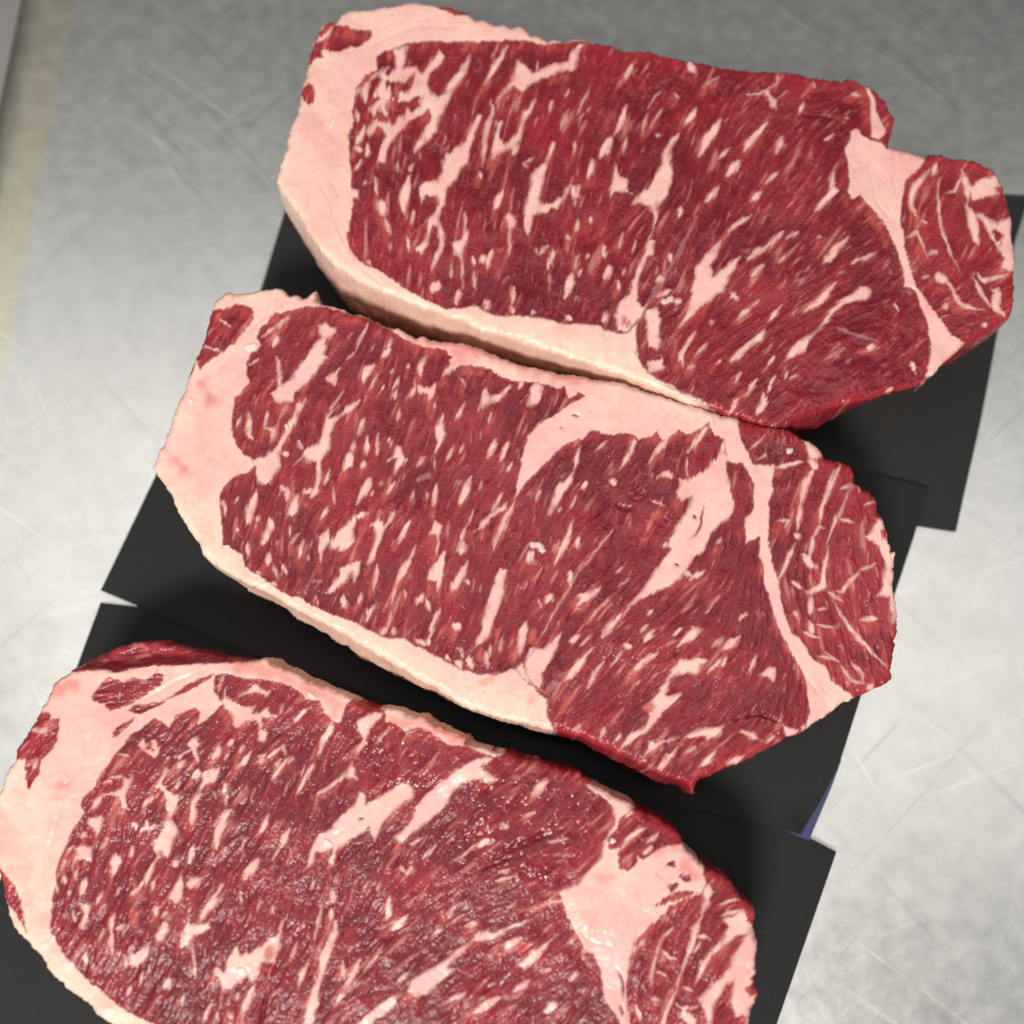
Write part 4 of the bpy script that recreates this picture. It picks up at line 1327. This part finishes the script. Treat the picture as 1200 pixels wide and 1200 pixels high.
S3 = """
P 0 0 1
O -6 940 -9 980 -8 1010 -2 1024 2 1034 4 1050 7 1072 12 1084 20 1096 28 1102 40 1116 60 1142 80 1160 100 1176 116 1190 130 1200 160 1216 220 1240 300 1262 400 1285 500 1305 600 1318 700 1322 780 1310 840 1280 872 1240 878 1200 882 1182 889 1166 884 1150 886 1130 888 1106 882 1088 886 1076 883 1064 872 1054 864 1046 854 1030 840 1022 824 1014 810 1000 798 986 797 978 790 971 776 962 760 954 748 946 732 938 712 927 700 920 688 912 678 904 648 898 620 892 600 886 594 882 584 883 572 877 546 872 547 864 534 858 520 854 506 847 496 839 476 836 468 830 450 829 436 828 416 820 400 810 384 805 368 799 360 798 348 789 332 783 318 779 312 771 300 774 290 775 278 771 250 767 220 760 210 757 180 750 154 750 138 753 120 761 100 770 86 782 78 792 62 802 59 810 50 828 42 842 30 862 19 878 18 890 10 900 5 912
P 0 740 5
L eye_muscle 830 570 780 590 720 660 660 740 590 840 540 930 490 980 480 1030 500 1060 440 1140 430 1160 390 1250 340 1350 330 1450 320 1560 295 1660 290 1740 330 1820 400 1930 480 2010 560 2080 640 2150 740 2220 850 2280 900 2300 1100 2380 1500 2500 2000 2610 2500 2725 3000 2800 3500 2800 3650 2330 3600 2230 3550 2170 3540 2130 3520 2000 3480 1890 3430 1860 3380 1780 3330 1680 3300 1580 3280 1530 3320 1510 3380 1480 3450 1410 3520 1330 3550 1220 3600 1130 3590 1030 3550 980 3490 950 3440 900 3500 860 3390 780 3200 750 2960 680 2960 705 2900 740 2730 670 2630 665 2570 630 2520 590 2440 580 2380 600 2330 550 2260 530 2250 470 2200 420 2060 400 2020 440 1995 530 1970 540 1900 480 1870 410 1800 390 1740 340 1660 300 1580 285 1480 280 1380 260 1310 245 1260 255 1250 340 1280 385 1300 430 1200 520 1160 540 1170 480 1150 450 1100 460 1030 490 990 560 950 530 900 510 840 560
R fat_seam 3240 1540 3500 1300 3580 1000 3450 900 3600 850 4000 1100 4130 1300 4150 1500 3940 1660 3730 1900 3690 2400 3600 2400 3500 2000 3380 1780
L lean_rim 400 250 480 235 600 225 700 235 780 220 900 200 1000 200 1100 195 1250 185 1380 180 1450 175 1460 150 1400 120 1100 40 900 10 700 20 480 110 370 240
z 3.5 380 245 480 235 600 225 700 235 780 220 900 200 1000 200 1100 195 1250 185 1380 180 1450 165 1460 130 1400 100 1100 0 900 -40 700 -40 480 80 350 240
L lean_patch 530 390 580 310 640 270 720 290 780 275 850 280 920 235 960 260 940 310 850 370 770 420 700 455 645 475 610 430 560 415
s 10 700 350 690 400
L lean_patch 200 540 225 475 290 470 300 520 345 510 350 590 340 650 280 720 240 750 240 820 170 928 155 900 150 750 80 755 85 680 140 610
s 22 170 580 270 580 282 540
s 24 215 745 200 800
L lean_patch 1250 250 1180 270 1100 310 1010 370 940 405 860 430 780 435 745 470 820 490 890 450 960 410 1060 370 1150 330 1230 280
l 38 785 510 700 580 658 625
t 70 310 320 430 320
t 50 330 930 390 910
L lean_patch -60 1340 30 1410 80 1490 120 1580 130 1650 150 1765 110 1700 70 1630 30 1580 15 1520 -60 1430
F fat_streak 970 795 940 850 918 920 960 940 972 1000 980 1080 960 1150 940 1180 900 1230 890 1270 920 1310 880 1360 850 1430 850 1510 880 1440 910 1350 940 1290 980 1330 1000 1300 1020 1210 1045 1170 1000 1100 1040 1020 1045 960 990 940 950 880 995 815
F fat_streak 785 855 730 860 720 920 660 940 615 960 700 970 720 1040 750 1040 740 960
s 34 595 965 538 1055
F fat_streak 612 1085 515 1110 555 1160 570 1210 600 1150
s 38 845 630 830 695
s 26 830 685 905 720 935 675
s 24 888 635 920 695
F fat_streak 1155 615 1090 650 1120 680 1090 700 1025 735 1050 760 1080 720 1145 700
s 24 1130 650 1145 740
s 14 970 745 990 735
s 20 1085 745 1035 795
s 38 1190 825 1130 850
s 30 1195 910 1130 1000 1130 1110
s 24 815 1165 945 1130
s 24 850 1085 872 1190
s 20 788 1120 800 1165
s 18 1050 870 1040 925
s 14 695 715 765 740
s 16 645 860 725 850
s 20 835 1030 865 985
s 12 600 890 660 880
s 16 900 960 870 1010
g 6 640 520 540 590 495 690 470 790 400 890 370 980 350 1060 310 1190 280 1280 270 1400 265 1700
g 4 95 760 110 900 120 1060 150 1200
g 5 400 250 620 230 800 225 950 200
g 6 1200 220 1050 290 900 360 760 430 650 520
P 0 960 5
s 32 1135 160 1105 270
s 26 1020 235 1035 290
F fat_streak 1070 315 1040 360 1010 420 983 465 1030 490 1070 460 1078 380
s 44 1170 360 1095 390
s 32 860 360 765 455
s 20 910 370 890 420
F fat_streak 500 148 450 170 440 245 485 235 530 245 542 160
s 28 638 100 598 170
F fat_streak 680 195 640 250 652 310 638 390 680 300 717 250
s 28 502 345 470 455
s 32 380 330 370 385
s 18 605 415 568 500
F fat_streak 532 492 480 500 492 550 458 632 490 648 522 580
s 24 685 545 650 600 660 800
s 28 660 645 740 620
o 56 795 530 790 620
F fat_streak 882 715 820 770 760 800 735 855 800 860 852 820
s 14 738 800 735 865
s 42 985 595 925 730
s 14 985 535 955 575
s 22 925 505 910 575
F fat_streak 1112 515 1090 620 1058 755 1110 740 1140 680 1240 640 1230 600 1150 625 1112 605
s 20 775 160 760 225
s 18 430 535 432 590
s 12 1130 740 1147 900
s 16 885 870 875 900
s 38 1000 930 965 1000
s 14 772 970 738 1040
s 22 1075 1015 1070 1075
s 22 495 80 485 105
s 18 390 240 360 295
s 12 430 280 450 360
s 20 400 820 455 895
s 22 500 780 500 850
s 22 412 415 410 450
s 12 435 150 395 200
s 14 465 290 440 330
s 14 330 380 345 430
s 12 700 400 690 440
s 12 550 840 540 900
s 14 830 900 820 960
s 12 600 640 580 720
P 220 760 5
F fat_streak 225 228 200 290 175 330 210 330 220 370 260 400 270 450 300 470 340 430 400 420 420 490 440 410 520 410 605 355 550 390 480 390 470 340 420 370 370 380 402 338 330 350 260 310 230 280
F fat_streak 392 212 308 278 400 250 470 285 482 250 430 230
s 46 432 480 442 545
s 20 555 325 538 395
s 36 698 365 605 435
s 16 205 165 178 255
o 30 190 200 185 240
s 42 195 555 138 665
F fat_streak 187 698 120 715 70 730 90 760 60 830 28 912 60 890 110 800 170 775 187 735
s 46 28 525 52 570
s 20 38 575 62 670
s 32 375 595 330 660 275 705
s 14 245 610 215 655
s 24 215 780 212 860
s 38 38 920 22 1040
F fat_streak 268 935 220 950 190 1000 150 1080 148 1160 165 1185 190 1110 222 1040
s 36 35 1150 20 1200 8 1275
s 22 480 975 415 1090
s 20 562 565 480 630 395 640
s 22 555 565 582 645
s 30 605 635 540 680 495 770
s 30 748 670 690 760 638 860
s 20 630 645 575 672
s 30 855 420 800 530 758 630
s 22 455 635 415 695
s 12 325 835 268 915
s 14 232 880 220 930
s 12 690 685 670 755
s 14 330 565 300 610
s 20 270 540 230 580
F fat_streak 962 675 930 730 860 780 750 860 830 830 920 760 992 770 972 710
F fat_streak 1085 375 1000 420 988 480 1020 520 1030 565 1062 470 1120 410 1135 365
s 14 1030 535 975 630
s 14 1100 560 1180 470
F fat_streak 1330 820 1290 780 1210 805 1110 880 1040 910 1030 850 1000 850 980 910 900 980 840 1060 770 1100 730 1150 700 1260 678 1315 730 1260 745 1195 850 1180 820 1260 850 1270 880 1180 960 1110 1030 1070 1060 1040 1090 1120 1120 1080 1160 1000 1230 940 1320 870
w 40 810 1135 830 1150
d 8 1000 1000 1030 990
g 4 830 1110 900 1070 960 1010
w 30 720 265 735 280
t 80 300 110 500 140 700 240 850 300
t 60 880 330 850 400
P 220 960 5
F fat_streak 545 672 480 690 430 750 310 800 290 735 240 810 210 890 160 865 148 900 180 930 200 1015 250 990 350 920 380 965 420 910 440 840 510 845 540 750
o 60 480 740 470 830
w 46 305 880 325 900
s 34 385 980 340 1080 318 1190
F fat_streak 602 45 550 100 530 170 495 240 550 160 592 120
s 46 415 230 325 360
s 36 188 420 120 520 60 615
s 14 205 375 180 440
s 22 220 170 192 245
s 42 75 350 -10 390
s 10 332 110 308 195
F fat_streak 862 592 830 690 800 760 765 820 770 900 740 970 710 1050 680 1160 665 1240 730 1240 760 1090 780 950 820 840 850 750 884 672
s 34 850 420 850 490
s 22 842 530 840 598
s 22 875 320 858 390
s 38 1005 820 960 930 915 1010
s 18 925 990 865 1100
s 14 1160 730 1005 930
s 36 700 830 645 980
s 22 905 840 922 950
s 14 785 490 738 710
s 32 1185 455 1158 590
s 14 745 360 715 410
s 14 1060 360 1015 440
s 16 565 580 528 710
s 22 505 510 485 570
o 28 240 580 235 610
s 16 640 720 608 810
s 14 45 850 40 930
s 24 140 1070 85 1190
s 26 255 1130 245 1170
s 12 435 460 398 550
s 10 588 155 612 205
s 12 440 290 455 300
s 12 1005 640 995 670
s 8 308 425 312 495
s 14 1130 370 1110 420
s 14 960 750 940 780
s 14 180 1130 170 1180
s 14 290 1010 280 1060
d 6 430 1190 450 1080 480 1000
d 6 1200 690 1090 790 1020 900
P 440 800 5
F fat_streak 600 442 540 470 480 510 430 560 350 610 300 650 240 740 180 840 122 900 135 955 190 920 220 880 330 800 400 730 440 640 520 590 600 570 660 590 725 570 660 530 620 490 695 450 650 438
o 40 130 940 140 980
s 42 1020 565 960 620 905 675
m 24 815 560 850 552
s 32 670 925 595 965
s 18 940 755 865 790
s 26 735 830 775 850
s 20 355 955 275 1035
s 12 280 905 205 955
s 22 145 1080 180 1120
s 20 215 1065 175 1120
s 14 600 945 435 1065
s 28 800 1095 715 1120
s 30 800 1140 695 1170
s 10 1140 918 1005 930
s 12 700 920 650 960
d 7 1210 825 1050 880 900 925 740 1010 590 1090
d 6 900 1000 700 1060 560 1130
d 5 1180 1020 1000 1020 880 1030
d 5 680 390 710 410
t 70 100 230 250 250 400 300 520 340
d 6 160 290 230 270 330 280
P 440 960 5
s 32 85 460 68 595
F fat_streak 188 555 110 600 75 660 130 640 172 600
F fat_streak 912 572 830 610 760 640 690 670 660 650 600 670 550 720 480 760 420 820 350 870 270 890 220 930 178 1015 230 1045 300 1020 400 940 490 865 420 870 520 780 570 715 690 710 760 670 840 630
s 28 468 505 428 580
s 24 610 595 535 645
s 12 515 560 440 610
F fat_streak 1030 700 960 750 900 790 870 830 828 860 870 880 930 840 982 770
s 34 870 695 750 765
q 60 840 770 900 740
s 42 735 1045 650 1090 560 1135
F fat_streak 135 1015 60 1060 0 1110 -60 1150 -130 1240 -60 1250 0 1170 70 1130 122 1080
s 38 910 945 795 1015
s 32 1060 1075 985 1135
s 22 550 1005 440 1065
s 28 185 905 125 955
s 10 825 1085 765 1118
s 22 1190 895 1140 960
s 12 1140 465 960 512
w 12 735 965 760 930 790 900
s 12 390 640 330 690
s 14 830 490 770 530
s 14 700 960 650 980
P 660 880 5
L side_muscle 330 390 420 320 500 340 620 390 700 460 720 520 680 545 600 560 520 600 470 640 440 620 440 660 380 705 330 690 320 650 330 580 270 570 260 520 310 450
w 34 285 525 295 530
s 20 490 445 400 490 335 580
s 22 525 555 465 605
s 16 420 340 360 390
s 18 560 480 480 540
P 660 960 5
L side_muscle 800 440 700 470 620 510 600 560 520 610 440 690 410 790 385 900 370 1000 380 1100 390 1230 420 1500 700 1800 1000 1700 1150 1400 1170 1000 1170 600 1100 480 1000 340 900 280 830 260 820 310 830 380
F fat_streak 840 372 882 420 860 480 820 560 790 650 770 720 730 810 700 900 668 988 662 960 690 880 720 780 750 670 800 560 830 470 812 430
s 18 672 975 620 1080 585 1200 570 1320
F fat_streak 930 590 1000 560 1060 530 1090 600 1120 640 1180 700 1180 1350 1060 1350 1070 1170 1010 1160 980 1060 1000 960 960 960 880 1100 860 1220 790 1040 850 990 930 920 970 860 1000 790 1060 700 1080 680 1020 690 940 750 880 800 868 760 930 700 970 640
L lean_island 1002 948 900 1060 868 1190 920 1215 950 1100
L lean_rim 1150 860 1090 930 1120 950 1060 990 1090 1020 1130 1030 1100 1110 1170 1080 1170 900
s 18 785 690 855 690
s 22 885 755 800 900 768 965
s 12 915 500 1045 460
s 20 925 572 1045 530
s 14 545 780 508 980
s 10 585 685 540 795
s 10 645 635 580 690
s 14 578 765 620 810 665 820
s 10 545 890 615 930
F fat_streak 700 1105 690 1150 720 1200 780 1225 762 1150
s 14 655 1080 700 1110 805 1090
s 12 695 980 765 1005
s 14 425 1085 452 1190
s 12 515 1050 565 1060
s 12 760 780 800 720
s 14 480 700 440 760
l 34 605 248 675 290
l 42 675 335 745 355
l 42 615 410 675 380
l 36 540 505 640 450 790 432
l 20 1030 1170 1060 1160
t 80 720 280 780 340
t 50 560 190 640 160
g 5 560 260 550 320 600 350 650 330
g 6 420 560 340 680 300 740 295 880
g 4 440 530 500 550
d 9 310 880 355 960 350 1060
d 11 335 1080 350 1150
d 4 440 640 390 850 372 960 375 1200
g 5 210 740 240 735 290 745
g 4 100 600 120 690 200 740
m 12 300 -70 300 20 260 110 220 220 150 320 80 385 0 430
t 50 220 350 280 340
P 0 0 1
y 1.0 440 835 540 880 500 930 440 935 400 850
y 1.0 560 895 700 930 705 990 640 1040 540 1010
y 0.8 690 930 790 975 740 1010
"""
steak(S1, 100, "raw strip steak with a deep notch in its top edge beside the dark side muscle",
      [(420, 150, .25, -1), (520, 250, .2, -1), (650, 200, .38, -1), (650, 330, .25, -1), (800, 180, .45, -1), (900, 200, .6, -.8), (900, 380, .72, -.7),
       (1000, 350, .75, -.6), (980, 130, .6, -.5), (1000, 430, .8, -.5), (1110, 260, .35, -1), (1150, 380, .7, -.4), (760, 430, .5, -.9)],
      0.0030, [(1060, 450, 70, -8.0), (960, 482, 40, 2.0), (520, 372, 90, 0.5), (680, 425, 90, -1.0), (400, 318, 60, 0.5)])
steak(S2, 200, "middle raw strip steak with a broad fat band sweeping across its face",
      [(280, 420, .5, -1), (300, 600, .3, -1), (450, 500, .33, -1), (500, 700, .3, -1), (620, 560, .4, -1), (700, 600, .6, -.9), (800, 760, .75, -.7),
       (880, 820, .7, -.7), (720, 800, .7, -.75), (960, 600, .35, -1), (960, 760, -.5, -1), (1010, 700, -.3, -1)],
      0.0042, [(760, 900, 50, 1.5), (430, 760, 110, 2.2), (560, 830, 60, -1.5), (960, 850, 70, -6.0)])
steak(S3, 300, "raw strip steak running out of the picture with a blocky fat pocket",
      [(100, 1000, .45, -1), (200, 1100, .3, -1), (300, 900, .5, -1), (350, 1050, .42, -1), (500, 950, .7, -.75), (600, 900, .75, -.6), (600, 1000, .85, -.4),
       (600, 1120, .8, -.5), (480, 1150, .7, -.7), (780, 1100, .35, -1), (750, 960, .7, -.6), (860, 1040, .6, -.5), (150, 765, 1, -.1)],
      0.0034)
